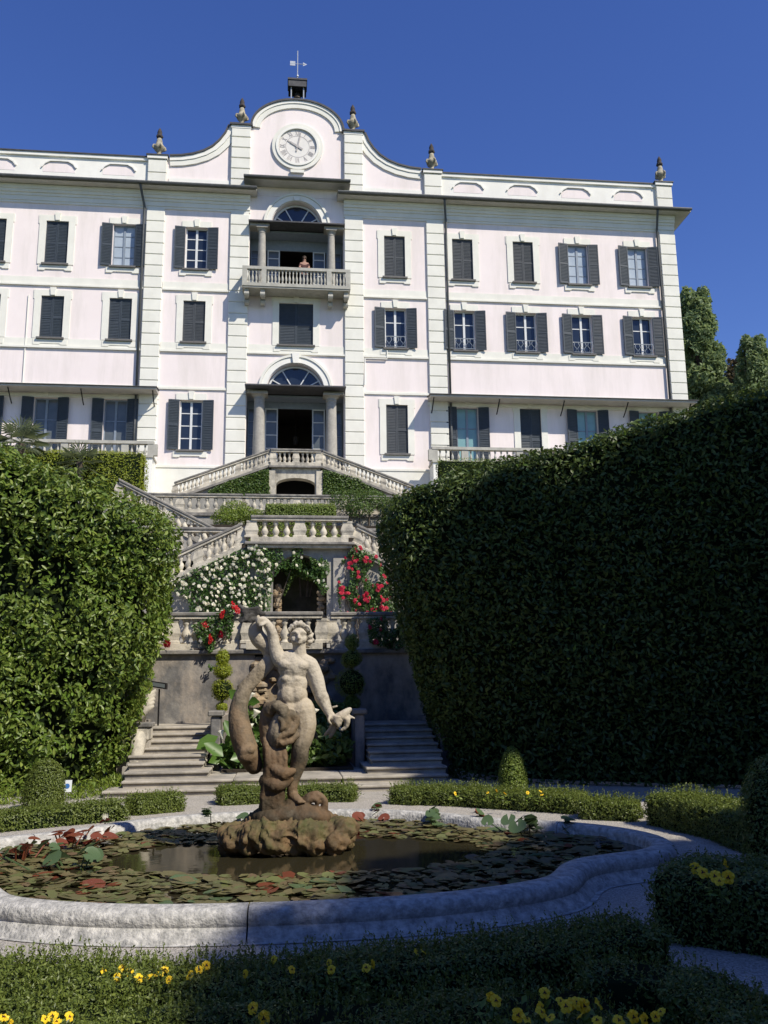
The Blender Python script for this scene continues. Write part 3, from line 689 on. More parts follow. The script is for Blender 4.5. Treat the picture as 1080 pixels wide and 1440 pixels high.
# --- windows
wcache = {}
def shutter_mesh(w_, h_, m):
    k = ('s', round(w_, 2), round(h_, 2), m)
    if k not in wcache:
        mb = MB(); t = .022; s_ = .055
        mb.box(0, s_, -t, t, 0, h_); mb.box(w_-s_, w_, -t, t, 0, h_)
        for z in (0, h_*.47, h_-.07): mb.box(s_, w_-s_, -t, t, z, z+.075)
        n = int(h_/.085)
        for i in range(n):
            z = .08+(h_-.16)*(i+.2)/n
            if abs(z-h_*.47-.02) < .06: continue
            mb.hexa([(s_, -t*.9, z), (w_-s_, -t*.9, z), (w_-s_, -t*.5, z), (s_, -t*.5, z)], [(s_, t*.5, z+.075), (w_-s_, t*.5, z+.075), (w_-s_, t*.9, z+.075), (s_, t*.9, z+.075)])
        mb.box(s_, w_-s_, -.004, .004, .07, h_-.07)
        wcache[k] = mb.mesh('shutter', m)
    return wcache[k]
def frame_mesh(w_, h_, rows, m):
    k = ('f', round(w_, 2), round(h_, 2), rows, m)
    if k not in wcache:
        mb = MB(); a = w_/2
        mb.box(-a, -a+.06, .17, .25, 0, h_); mb.box(a-.06, a, .17, .25, 0, h_); mb.box(-a+.06, a-.06, .17, .25, h_-.06, h_); mb.box(-a+.06, a-.06, .17, .25, 0, .08)
        mb.box(-.055, .055, .16, .25, .08, h_-.06)
        for i in range(1, rows): mb.box(-a+.06, a-.06, .185, .235, h_*i/rows-.022, h_*i/rows+.022)
        wcache[k] = mb.mesh('window', m)
    return wcache[k]
def pane_mesh(w_, h_, m):
    k = ('p', round(w_, 2), round(h_, 2), m)
    if k not in wcache: wcache[k] = MB().box(-w_/2, w_/2, -.006, .006, 0, h_).mesh('pane', m)
    return wcache[k]
def surround_mesh(w_, h_, closed):
    k = ('u', round(w_, 2), round(h_, 2), closed)
    if k not in wcache:
        mb = MB(); a = w_/2; d = -.045; b = .32
        if closed:
            mb.box(-a-b, -a, d, 0, -.04, h_+.30); mb.box(a, a+b, d, 0, -.04, h_+.30); mb.box(-a, a, d, 0, h_, h_+.30)
            for s in (-1, 1): x0, x1 = sorted((s*(a+b), s*(a+b+.05))); mb.box(x0, x1, d*.8, 0, h_-.15, h_+.30)
        else:
            mb.box(-a-b*.6, a+b*.6, d, 0, h_, h_+.32)
        mb.hexa([(-.10, -.10, h_+.03), (.10, -.10, h_+.03), (.10, 0, h_+.03), (-.10, 0, h_+.03)], [(-.14, -.10, h_+.42), (.14, -.10, h_+.42), (.14, 0, h_+.42), (-.14, 0, h_+.42)])
        wcache[k] = mb.mesh('surround', 'cream_stucco')
    return wcache[k]
def apron_mesh(w_):
    k = ('a', round(w_, 2))
    if k not in wcache:
        a = w_/2; wcache[k] = MB().prism([(-a-.26, -.36), (-a+.04, -.36), (-a+.10, -.30), (a-.10, -.30), (a-.04, -.36), (a+.26, -.36), (a+.26, -.10), (-a-.26, -.10)], -.055, 0).mesh('apron', 'cream_stucco')
    return wcache[k]
def window(cx, z0, z1, state, pane='glass_dark', frame='frame_white', rows=4, rail=False, sm='shutter_paint', w_=OW, surround=True, sill=True, half_open=1.0):
    h = z1-z0; sw = w_/2-.006
    wn = put('window', frame_mesh(w_, h, rows, frame), villa, (cx, YF, z0))
    for s in (-1, 1):
        for i in range(rows):
            put('pane', pane_mesh(w_/2-.115, h/rows-.05, pane), wn, (cx+s*(w_/4-.003), YF+.21, z0+h*i/rows+.025))
    if state == 'closed':
        for s, rz in ((-1, 0), (1, math.pi)): put('shutter', shutter_mesh(sw, h-.02, sm), wn, (cx+s*w_/2, YF+.06, z0+.01), rz+s*random.choice((0, 0, .02, .04)))
    else:
        for s in (-1, 1):
            a = random.choice((.08, .12, .16, .22)); rz = math.pi+a if s < 0 else -a
            put('shutter', shutter_mesh(sw, h-.02, sm), wn, (cx+s*(w_/2+.01), YF-.05, z0+.01), rz)
    if surround: put('surround', surround_mesh(w_, h, state == 'closed'), wn, (cx, YF, z0))
    if surround and sill: put('apron', apron_mesh(w_), wn, (cx, YF, z0))
    if sill: MB().box(cx-w_/2-.10, cx+w_/2+.10, YF-.16, YF+.2, z0-.09, z0-.005).build('sill', 'sill_stone', wn)
    if rail:
        mb = MB(); y = YF-.06
        mb.tube([(cx-.5, y, z0+.62), (cx+.5, y, z0+.62)], .02, 5); mb.tube([(cx-.5, y, z0+.08), (cx+.5, y, z0+.08)], .02, 5)
        for i in range(6):
            x = cx-.45+.18*i; mb.tube([(x, y, z0+.08), (x+.07*(-1)**i, y-.05, z0+.24), (x-.05*(-1)**i, y-.03, z0+.42), (x, y, z0+.62)], .013, 4)
        mb.build('window_railing', 'frame_grey', wn)
    return wn
TOP = {1: ('closed',), 2: ('closed',), 3: ('closed',), 4: ('open', 'glass_curtain'), 5: ('open', 'glass_curtain'), -1: ('open', 'glass_dark'), -2: ('open', 'glass_curtain'), -3: ('closed',), -4: ('closed',), -5: ('open', 'glass_curtain')}
MID = {1: 'open', 2: 'open', 3: 'open', 4: 'open', 5: 'open', -1: 'closed', -2: 'closed', -3: 'closed', -4: 'closed', -5: 'closed'}
GRD = {1: ('closed', None), 2: ('open', 'glass_turquoise'), 3: ('closed', None), 4: ('open', 'glass_turquoise'), 5: ('open', 'glass_turquoise'), -1: ('open', 'glass_dark'), -2: ('open', 'glass_grey'), -3: ('open', 'glass_grey'), -4: ('open', 'glass_grey'), -5: ('open', 'glass_grey')}
for k in list(range(-5, 0))+list(range(1, 6)):
    x = XC+(1 if k > 0 else -1)*WIN[abs(k)-1]
    t = TOP[k]; window(x, *TOPZ, t[0], t[1] if len(t) > 1 else 'glass_dark', frame='frame_white' if t[-1] != 'glass_curtain' else 'frame_grey', sm='shutter_faded' if k in (1, 2, 3) else 'shutter_paint')
    window(x, *MIDZ, MID[k], rail=k > 0, sm='shutter_faded' if k == -1 else 'shutter_paint', frame='frame_white', rows=3)
    st, pn = GRD[k]
    if abs(k) == 1: window(x, *GRZ, st, pn or 'glass_dark', rows=4, sm='shutter_faded' if k == 1 else 'shutter_paint')
    else: window(x, *FRZ, st, pn or 'glass_dark', rows=3, frame='frame_grey', sill=False)
window(XC, 18.44, 20.66, 'closed', w_=1.70)

# --- the two loggias: arch with fan light, entablature, columns, glazed screen, dark doorway
def arch_panel(zb, zt, rx, rz, name):
    po = [(XC-LG, zb), (XC-rx, zb)]+[(x, z) for x, z in reversed(ell(XC, zb, rx, rz, 0, 180, 24))][1:-1]+[(XC+rx, zb), (XC+LG, zb), (XC+LG, zt), (XC-LG, zt)]
    return MB().prism(po, YF, YF+.4).build(name, 'pink_stucco', villa)
def loggia(zf, ze, zt, rx, rz, col_z0, col_r, hood_z, name):
    arch_panel(ze, zt, rx, rz, 'arch_wall')
    cv = ell(XC, ze+.03, rx, rz, 0, 180, 30)
    strip(cv, .005, .28, YF-.10, YF, 'archivolt', 'white_stucco'); strip(cv, .285, .40, YF-.15, YF, 'archivolt', 'cream_stucco')
    mb = MB(); kz = .52 if name == 'd' else .2
    mb.hexa([(XC-.13, YF-.2, ze+rz-.02), (XC+.13, YF-.2, ze+rz-.02), (XC+.13, YF, ze+rz-.02), (XC-.13, YF, ze+rz-.02)], [(XC-.2, YF-.2, ze+rz+kz), (XC+.2, YF-.2, ze+rz+kz), (XC+.2, YF, ze+rz+kz), (XC-.2, YF, ze+rz+kz)]); mb.build('keystone', 'white_stucco', villa)
    fan = MB(); e = ell(XC, ze, rx-.02, rz-.02, 0, 180, 24); fan.prism([(x, z) for x, z in e], YF+.34, YF+.36)
    fan = fan.build('fan_light', 'glass_dark', villa)
    for a in (30, 60, 90, 120, 150):
        if a == 90: continue
        mb = MB(); bar2(mb, (XC+.28*rx*math.cos(R(a)), ze+.02+.28*rz*math.sin(R(a))), (XC+.97*rx*math.cos(R(a)), ze+.97*rz*math.sin(R(a))), .05, YF+.28, YF+.335); mb.build('glazing_bar', 'frame_white', fan)
    strip(ell(XC, ze, .28*rx, .28*rz, 0, 180, 12), -.02, .03, YF+.28, YF+.335, 'glazing_bar', 'frame_white')
    strip(ell(XC, ze, rx-.03, rz-.03, 0, 180, 24), -.09, 0, YF+.27, YF+.335, 'fan_frame', 'frame_white')
    # entablature over the columns with a lead hood
    for s in (-1, 1): MB().box(*sorted((XC+s*1.38, XC+s*(LG-.003))), YF-.34, YF+.30, ze-.20, ze-.058).build('impost', 'granite', villa)
    MB().box(XC-2.43, XC+2.43, YF-hood_z, YF+.32, ze-.055, ze+.012).build('hood', 'roof_lead', villa)
    for s in (-1, 1):
        for xx, yy in ((s*1.75, YF-.12),):
            c = MB(); H = ze-.20-col_z0
            c.lathe([(col_r*1.35, 0), (col_r*1.4, .06), (col_r*1.15, .12), (col_r*1.05, .16), (col_r*1.02, H*.35), (col_r*.86, H-.34), (col_r*.95, H-.33), (col_r*.95, H-.29), (col_r*.86, H-.28), (col_r*.9, H-.20), (col_r*1.25, H-.10)], (XC+xx, yy, col_z0), 20)
            c.box(XC+xx-col_r*1.4, XC+xx+col_r*1.4, yy-col_r*1.4, yy+col_r*1.4, col_z0+H-.10, col_z0+H); auto_smooth(c.build('column', 'granite', villa), 35)
    # recess: floor, side walls, ceiling, screen
    y1 = YF+1.15
    mb = MB(); mb.box(XC-LG-.05, XC-LG, YF+.4, y1, zf, ze); mb.box(XC+LG, XC+LG+.05, YF+.4, y1, zf, ze); mb.box(XC-LG, XC+LG, YF+.33, y1, ze-.18, ze-.1); mb.build('loggia_lining', 'frame_grey', villa)
    MB().box(XC-LG, XC+LG, YF-.3, y1, zf-.2, zf).build('loggia_floor', 'granite', villa)
    MB().box(XC-LG, XC+LG, y1, y1+.08, col_z0+3.95 if name == 'd' else ze-.75, ze-.18).build('screen_head', 'frame_grey', villa)
    top = col_z0+3.95 if name == 'd' else ze-.75
    for s in (-1, 1):
        for x0, x1 in ((.86, 1.50), (1.56, 2.36)):
            a, b = sorted((XC+s*x0, XC+s*x1)); fr = MB()
            fr.box(a, a+.06, y1, y1+.07, zf, top); fr.box(b-.06, b, y1, y1+.07, zf, top); fr.box(a+.06, b-.06, y1, y1+.07, zf, zf+.5)
            nr = 5
            for i in range(1, nr): z = zf+.5+(top-zf-.5)*i/nr; fr.box(a+.06, b-.06, y1+.005, y1+.06, z-.025, z+.025)
            fr.box(a+.06, b-.06, y1, y1+.07, top-.06, top); fr = fr.build('glazed_door', 'frame_grey' if x0 > 1 else 'frame_white', villa)
            for i in range(nr):
                z = zf+.5+(top-zf-.5)*i/nr; MB().box(a+.05, b-.05, y1+.03, y1+.04, z+.02, z+(top-zf-.5)/nr-.02).build('pane', 'glass_grey', fr)
    # the room behind the open doorway
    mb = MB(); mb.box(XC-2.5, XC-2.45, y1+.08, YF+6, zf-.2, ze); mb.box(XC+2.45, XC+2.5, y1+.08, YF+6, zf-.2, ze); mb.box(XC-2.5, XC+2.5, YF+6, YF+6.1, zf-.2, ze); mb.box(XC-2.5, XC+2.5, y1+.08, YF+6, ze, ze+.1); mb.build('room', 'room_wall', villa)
loggia(21.32, 24.86, 26.5, 1.30, 1.40, 21.32, .20, .55, 'u')
loggia(11.55, 16.02, 17.88, 1.42, 1.45, 11.55, .29, 1.0, 'd')
# a pendant lantern and inner arch seen in the dark hall
mb = MB(); mb.tube([(XC+.05, YF+3, 16.0), (XC+.05, YF+3, 14.7)], .015, 5); mb.lathe([(.02, .0), (.14, .05), (.17, .45), (.05, .6)], (XC+.05, YF+3, 14.1), 8); mb.build('hall_lantern', 'bronze', villa)

# --- balcony
sx0, sx1, sy0 = XC-2.66, XC+2.66, YF-1.05
bal = MB(); bal.box(sx0, sx1, sy0, YF-.0, 21.06, 21.22); bal.box(sx0+.04, sx1-.04, sy0+.04, YF, 20.98, 21.06); bal = bal.build('balcony', 'balcony_stone', villa)
def baluster_profile(h, r): return [(r*.95, 0), (r*.95, h*.07), (r*.55, h*.12), (r*.62, h*.17), (r*1.0, h*.34), (r*.80, h*.48), (r*.42, h*.62), (r*.45, h*.74), (r*.78, h*.83), (r*.55, h*.91), (r*.85, h*.93), (r*.85, h)]
bcache = {}
def baluster_mesh(h, r, slope=0.0, dirx=1.0, diry=0.0, m='aged_stone', seg=8):
    k = (round(h, 3), round(r, 3), round(slope, 3), round(dirx, 2), round(diry, 2), m)
    if k not in bcache:
        mb = MB().lathe(baluster_profile(h, r), seg=seg)
        mb.v = [(x, y, z+slope*(x*dirx+y*diry)) for x, y, z in mb.v]
        bcache[k] = mb.mesh('baluster', m, smooth=True)
    return bcache[k]
mb = MB(); mb.box(sx0, sx1, sy0, sy0+.2, 21.95, 22.10)
for s in (sx0, sx1-.2): mb.box(s, s+.2, sy0+.2, YF-.12, 21.95, 22.10)
mb.build('handrail', 'balcony_stone', bal)
for x in (sx0, XC-1.72, XC+1.48, sx1-.24): MB().box(x+.003, x+.24, sy0+.003, sy0+.197, 21.222, 21.948).build('pedestal', 'balcony_stone', bal)
def row(x0, x1, n):
    for i in range(n): put('baluster', baluster_mesh(.73, .065, m='balcony_stone'), bal, (x0+(x1-x0)*(i+.5)/n, sy0+.1, 21.22))
row(sx0+.24, XC-1.72, 4); row(XC-1.48, XC+1.48, 17); row(XC+1.72, sx1-.24, 4)
for s in (sx0+.1, sx1-.1):
    for i in range(4): put('baluster', baluster_mesh(.73, .065, m='balcony_stone'), bal, (s, sy0+.32+.2*i, 21.22))
for x in (-2.52, -1.74, 1.60, 2.38):
    mb = MB(); a, b = XC+x-.02, XC+x+.16+.02
    mb.prism([(0, 0)]*0 or [(a, 20.40), (b, 20.40), (b, 20.975), (a, 20.975)], YF-.38, YF-.12); mb.prism([(a, 20.62), (b, 20.62), (b, 20.974), (a, 20.974)], YF-.88, YF-.38)
    mb.tube([(a-.02, YF-.82, 20.72), (b+.02, YF-.82, 20.72)], .12, 10); mb.tube([(a-.02, YF-.35, 20.5), (b+.02, YF-.35, 20.5)], .13, 10)
    mb.build('bracket', 'balcony_stone', bal)

# --- side terraces with canopy (glazed-tile awnings on thin rods) and balustrades
for s in (-1, 1):
    a, b = sorted((XC+s*6.58, XC+s*20.2))
    cn = MB().hexa([(a, YF-1.05, 15.62), (b, YF-1.05, 15.62), (b, YF-.08, 15.66), (a, YF-.08, 15.66)], [(a, YF-1.05, 15.70), (b, YF-1.05, 15.70), (b, YF-.08, 15.86), (a, YF-.08, 15.86)]).build('canopy', 'soffit', villa)
    MB().hexa([(a-.05, YF-1.12, 15.705), (b+.05, YF-1.12, 15.705), (b+.05, YF-.08, 15.865), (a-.05, YF-.08, 15.865)], [(a-.05, YF-1.12, 15.74), (b+.05, YF-1.12, 15.74), (b+.05, YF-.08, 15.90), (a-.05, YF-.08, 15.90)]).build('canopy_sheet', 'roof_lead', cn)
    MB().box(a, b, YF-.06, YF, 15.45, 15.62).build('canopy_batten', 'cream_stucco', villa)
    for i in range(5):
        x = XC+s*(6.75+i*3.3); MB().tube([(x, YF-.12, 15.05), (x, YF-.35, 15.2), (x, YF-.85, 15.61)], .03, 6).build('canopy_bracket', 'iron', cn)
    tb = MB().box(a, b, YF-1.25, YF-.101, 9.5, 12.22).build('terrace_block', 'white_stucco', villa)
    MB().box(a-.05, b+.05, YF-1.32, YF-.102, 12.224, 12.32).build('terrace_floor', 'balcony_stone', villa)
    tb = MB().box(a-.05, b+.05, YF-1.32, YF-1.04, 12.86, 13.0).build('terrace_balustrade', 'balcony_stone', villa)
    for i in range(44):
        x = a+.35+(b-a-.7)*i/43
        if i % 9 == 4: MB().box(x-.16, x+.16, YF-1.28, YF-1.08, 12.322, 12.858).build('pedestal', 'balcony_stone', tb)
        else: put('baluster', baluster_mesh(.54, .07, m='balcony_stone'), tb, (x, YF-1.18, 12.32))
    xe = a if s > 0 else b
    MB().box(xe-.22, xe+.22, YF-1.30, YF-1.06, 12.322, 12.858).build('pedestal', 'balcony_stone', tb)
# --- downpipes
for x, zb in ((XC-7.63, 15.9), (XC+7.72, 15.9), (XC+19.2, 15.9)):
    mb = MB(); mb.tube([(x-.15, YF-.75, 26.42), (x-.12, YF-.6, 26.2), (x, YF-.14, 25.55), (x, YF-.13, 24.5), (x, YF-.13, zb)], .06, 8); mb.tube([(x, YF-.13, 15.6), (x, YF-.13, 12.4)], .06, 8); mb.build('downpipe', 'pipe_paint', villa, smooth=True)
mb = MB(); x = XC-12.95; mb.tube([(x, YF-.04, 20.6), (x+.01, YF-.04, 15.9)], .025, 6); mb.build('cable', 'cream_stucco', villa)
mb = MB(); mb.tube([(XC+3.42, YF-.16, 16.4), (XC+3.44, YF-.10, 17.82), (XC+4.55, YF-.10, 17.82), (XC+4.56, YF-.08, 18.3)], .035, 6); mb.build('cable', 'white_stucco', villa)

# ================================================================== GARDEN TERRACES
def balustrade(label, p0, p1, h, n, group='stone balustrades of the garden terraces', peds=(0.0, 1.0), ped_w=.30, thick=.2, r=.085, plinth=.13, rail=.14, name='balustrade', fat=True):
    """p0, p1: floor points; may slope. peds: places of pedestals, 0..1; n balusters spread between them"""
    p0 = np.array(p0, float); p1 = np.array(p1, float); d = p1-p0; L_ = np.hypot(d[0], d[1]); dx, dy = d[0]/L_, d[1]/L_; sl = d[2]/L_
    root = thing(name, label, 'balustrade', tuple((p0+p1)/2), group)
    def bar(a, b, wd, z0, z1, nm, m):
        A = p0+d*a; B = p0+d*b; ox, oy = -dy*wd/2, dx*wd/2
        q = lambda P, z: [(P[0]+ox, P[1]+oy, P[2]+z), (P[0]-ox, P[1]-oy, P[2]+z)]
        lo = [q(A, z0)[1], q(B, z0)[1], q(B, z0)[0], q(A, z0)[0]]; hi = [q(A, z1)[1], q(B, z1)[1], q(B, z1)[0], q(A, z1)[0]]
        return MB().hexa(lo, hi).build(nm, m, root)
    bevel(bar(-.03/L_, 1+.03/L_, thick*1.45, h-rail*.62, h, 'handrail', 'rail_stone'), .02)
    bar(-.01/L_, 1+.01/L_, thick*1.15, h-rail, h-rail*.622, 'rail_moulding', 'aged_stone')
    bar(-.02/L_, 1+.02/L_, thick*1.35, 0, plinth, 'plinth', 'aged_stone')
    hb = h-rail-plinth
    for t in peds:
        c = p0+d*t; a = ped_w/2
        if fat:                                        # pedestals with the swelling, vase-like outline of the photo
            mb = MB(); prof = [(1.0, 0), (1.0, .10), (.80, .14), (.86, .30), (1.0, .42), (.92, .58), (.66, .85), (.74, .90), (.74, 1.0)]
            for (w0, z0), (w1, z1) in zip(prof, prof[1:]):
                lo = []; hi = []
                for sx, sy in ((-1, -1), (1, -1), (1, 1), (-1, 1)):
                    ux, uy = sx*a*w0, sy*thick*.55*w0; vx, vy = sx*a*w1, sy*thick*.55*w1
                    lo.append((c[0]+dx*ux-dy*uy, c[1]+dy*ux+dx*uy, c[2]+plinth+hb*z0+sl*ux)); hi.append((c[0]+dx*vx-dy*vy, c[1]+dy*vx+dx*vy, c[2]+plinth+hb*z1+sl*vx))
                mb.hexa(lo, hi)
            mb.build('pedestal', 'aged_stone', root)
        else: bar(t-a/L_, t+a/L_, thick*1.1, plinth+.001, h-rail-.001, 'pedestal', 'aged_stone')
    bm_ = baluster_mesh(hb, r, sl, dx, dy)
    ps = sorted(set([0.0, 1.0]+list(peds))); tot = sum(b-a for a, b in zip(ps, ps[1:]))
    for a, b in zip(ps, ps[1:]):
        a2 = a+(ped_w*.55/L_ if a in peds else 0); b2 = b-(ped_w*.55/L_ if b in peds else 0)
        k = max(1, int(round(n*(b-a)/tot)))
        for i in range(k):
            c = p0+d*(a2+(b2-a2)*(i+.5)/k); put('baluster', bm_, root, (c[0], c[1], c[2]+plinth-.001), 0.0)
    return root



# ---------- lower stair flights (two) and the broad bottom steps
RISE, TREAD, Y0 = .105, .38, 14.65
GX = .09                                                # centre line of the lower garden
def step_piece(parent, x0, x1, k, y_end, jit=True):
    z = RISE*k; y = Y0+TREAD*(k-1); j = random.uniform(-.006, .006) if jit else 0
    mb = MB(); mb.box(x0+.02, x1-.02, y+.035, y_end, z-RISE-.02, z-.045); mb.box(x0, x1, y+j, y_end, z-.044, z+j*.5)
    return bevel(mb.build('step', 'step_stone', parent), .012)
broad = thing('broad_steps', 'two broad weathered stone steps running below both garden stairs', 'steps', (GX, Y0, 0))
mb = MB()
for k in (1, 2):
    xe = 2.86-(k-1)*.22
    for i in range(3):
        a = GX-xe+2*xe*i/3; b = GX-xe+2*xe*(i+1)/3-.008
        step_piece(broad, a, b, k, 18.0 if k == 2 else Y0+TREAD+.3)
for s, lab in ((-1, 'weathered sunlit stone stair between the laurel hedge and grotto planting'), (1, 'weathered stone stair in deep shade beside the tall dark hedge')):
    st = thing('garden_stair', lab, 'stairs', (GX+s*2.0, Y0+2*TREAD, RISE*2))
    for k in range(3, 10):
        xi = 1.42 if k > 3 else 1.30; xo = 2.62+(.06 if k < 5 else .12 if k < 8 else .16)
        a, b = sorted((GX+s*xi, GX+s*xo)); step_piece(st, a, b, k, 19.4)
    # inner and outer cheek blocks
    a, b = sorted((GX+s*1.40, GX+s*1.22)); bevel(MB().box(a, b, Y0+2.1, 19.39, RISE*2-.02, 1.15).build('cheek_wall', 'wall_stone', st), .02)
    bevel(MB().box(a-.05, b+.05, Y0+2.05, Y0+2.55, 1.152, 1.25).build('cheek_cap', 'rail_stone', st), .02)
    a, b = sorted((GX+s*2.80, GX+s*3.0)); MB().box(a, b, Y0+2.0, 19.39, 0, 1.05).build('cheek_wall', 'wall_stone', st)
# carved scroll blocks with lion paws beside the sunlit stair
def scroll(c, sgn, lab):
    root = thing('carved_scroll', lab, 'sculpture', c); x, y, z = c
    mb = MB(); mb.tube([(x, y-.05, z+.04), (x, y+.02, z+.16), (x, y+.12, z+.34), (x, y+.25, z+.50), (x, y+.38, z+.62)], [.10, .10, .13, .14, .10], 10)
    for i in range(4):
        u = x-.11+.07*i; mb.tube([(u, y+.02, z+.12), (u, y-.08, z+.07), (u, y-.14, z+.02)], [.05, .045, .03], 7)
    o = mb.build('paw_leg', 'aged_stone', root, smooth=True)
    bevel(MB().box(x-.17, x+.17, y+.22, y+.75, z+.45, z+.68).build('scroll_block', 'aged_stone', root), .03)
    bevel(MB().box(x-.2, x+.2, y+.2, y+.8, z+.685, z+.76).build('scroll_cap', 'rail_stone', root), .015)
    mb = MB()
    for i in range(5): mb.tube([(x-.08, y+.75+.05*i, z+.75), (x+.02, y+.72+.08*i, z+.98+.06*i), (x+.16, y+.78+.06*i, z+1.05+.07*i)], [.07, .07, .03], 6)
    mb.build('wing', 'aged_stone', root, smooth=True)
    MB().box(x-.19, x+.19, y-.2, y+.85, -.01, z+.05).build('base', 'step_stone', root)
    MB().box(x-.16, x+.16, y+.3, y+.8, z+.05, z+.45).build('back_block', 'step_stone', root)
scroll((GX-2.62, 16.3, .30), 1, 'worn pale stone scroll with a lion paw by the sunlit stair')
# black floodlight on a short post, by the left stair
fl = thing('floodlight', 'small black floodlight on a post against the stained wall', 'lamp', (-2.75, 18.3, .9))
mb = MB(); c = aty(224, 966, 18.3); fl.location = (c[0], 18.3, .95); WO[fl.name] = (c[0], 18.3, .95)
MB().tube([(c[0], 18.32, .94), (c[0], 18.32, c[2]-.04)], .018, 6).build('post', 'iron', fl)
hd = MB().hexa([(c[0]-.15, 18.2, c[2]+.0), (c[0]+.15, 18.2, c[2]-.05), (c[0]+.15, 18.4, c[2]-.05), (c[0]-.15, 18.4, c[2])], [(c[0]-.15, 18.2, c[2]+.12), (c[0]+.15, 18.2, c[2]+.07), (c[0]+.15, 18.4, c[2]+.07), (c[0]-.15, 18.4, c[2]+.12)]).build('housing', 'iron', fl)
MB().hexa([(c[0]-.12, 18.19, c[2]+.02), (c[0]+.12, 18.19, c[2]-.02), (c[0]+.12, 18.199, c[2]-.02), (c[0]-.12, 18.199, c[2]+.02)], [(c[0]-.12, 18.19, c[2]+.095), (c[0]+.12, 18.19, c[2]+.05), (c[0]+.12, 18.199, c[2]+.05), (c[0]-.12, 18.199, c[2]+.095)]).build('lens', 'glass_grey', fl)

# ---------- retaining wall behind the stairs, with the lower balustrade on it
WY = 19.4
rw = thing('retaining_wall', 'tall stained grey retaining wall behind the two garden stairs', 'wall', (GX, WY+.1, 0))
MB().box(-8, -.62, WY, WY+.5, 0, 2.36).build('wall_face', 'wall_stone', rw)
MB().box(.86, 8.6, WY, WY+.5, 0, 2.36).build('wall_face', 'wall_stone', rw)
MB().box(-.60, .84, WY+.35, WY+.5, 0, 2.36).build('grotto_back', 'tufa', rw)
bevel(MB().box(-8, 8.6, WY-.10, WY+.55, 2.362, 2.46).build('coping', 'rail_stone', rw), .02)
for x in (-.62, .86):                                   # rough tufa piers of the fountain niche
    mb = MB()
    for i in range(26):
        z = .1+2.2*i/26; mb.ball((x+random.uniform(-.12, .12), WY+random.uniform(-.12, .1), z), (random.uniform(.1, .2), random.uniform(.08, .16), random.uniform(.07, .13)), 7, 5)
    mb.build('tufa_pier', 'tufa', rw)
mb = MB()
for i in range(46): mb.ball((random.uniform(-.55, .8), WY+.3+random.uniform(-.12, .05), random.uniform(.2, 2.25)), (random.uniform(.08, .2), random.uniform(.05, .14), random.uniform(.06, .14)), 7, 5)
mb.build('tufa_lining', 'tufa', rw)
H1 = .80
balustrade('lower stone balustrade with stout balusters, hung with white and red roses', (-6.6, WY+.12, 2.46), (-.98, WY+.12, 2.46), H1, 19, peds=(0, .40, .755, 1), r=.105)
balustrade('middle stretch of lower balustrade directly behind the statue', (-.78, WY-.02, 2.46), (.80, WY-.02, 2.46), H1, 5, peds=(0, 1), r=.105)
balustrade('lower stone balustrade half in hedge shadow below the pink-red roses', (1.02, WY+.12, 2.46), (6.4, WY+.12, 2.46), H1, 17, peds=(0, .14, .30, .6, 1), r=.105, ped_w=.34)

# ---------- grotto front with arched niche and two ramps of stairs
NY, NX = 24.5, .42
nym = thing('grotto_front', 'weathered stone grotto front with arched dark niche between climbing roses', 'grotto', (NX, NY, 2.5))
def ellz(cx, cz_, rx, rz, n=20): return [(cx+rx*math.cos(math.pi*i/n), cz_+rz*math.sin(math.pi*i/n)) for i in range(n+1)]
xo, zi = .74, 4.62
po = [(NX-1.34, 2.48), (NX-xo, 2.48), (NX-xo, zi)]+list(reversed(ellz(NX, zi, xo, .66)))[1:-1]+[(NX+xo, zi), (NX+xo, 2.48), (NX+1.30, 2.48), (NX+1.30, 5.44), (NX-1.34, 5.44)]
MB().prism(po, NY, NY+.45).build('front_wall', 'pale_wall', nym)
mb = MB(); mb.box(NX-xo-.1, NX-xo, NY+.45, NY+1.3, 2.48, 5.4); mb.box(NX+xo, NX+xo+.1, NY+.45, NY+1.3, 2.48, 5.4); mb.box(NX-xo-.1, NX+xo+.1, NY+1.3, NY+1.4, 2.48, 5.4); mb.box(NX-xo, NX+xo, NY+.451, NY+1.3, 5.3, 5.4); mb.build('niche_lining', 'niche_stone', nym)
for s in (-1, 1):
    mb = MB()
    for i in range(34):
        z = 2.5+2.0*i/34; mb.ball((NX+s*(xo-.13)+random.uniform(-.07, .07), NY+.34+random.uniform(-.08, .08), z), (random.uniform(.07, .15), random.uniform(.07, .13), random.uniform(.06, .1)), 7, 5)
    mb.build('tufa_pier', 'tufa', nym)
    bevel(MB().box(*sorted((NX+s*(xo+.16), NX+s*(xo+.50))), NY-.07, NY, 2.5, 5.2).build('pilaster', 'pale_wall', nym), .015)
MB().box(NX-1.45, NX+1.42, NY-.22, NY+.5, 5.442, 5.52).build('cornice', 'aged_stone', nym)
bevel(MB().box(NX-1.52, NX+1.49, NY-.32, NY+.5, 5.522, 5.6).build('cornice', 'rail_stone', nym), .015)
balustrade('short balustrade with fat vase pedestals above the grotto niche', (NX-1.34, NY-.12, 5.6), (NX+1.30, NY-.12, 5.6), .74, 6, peds=(0, .5, 1), r=.10, ped_w=.38, thick=.22)
SL = .485
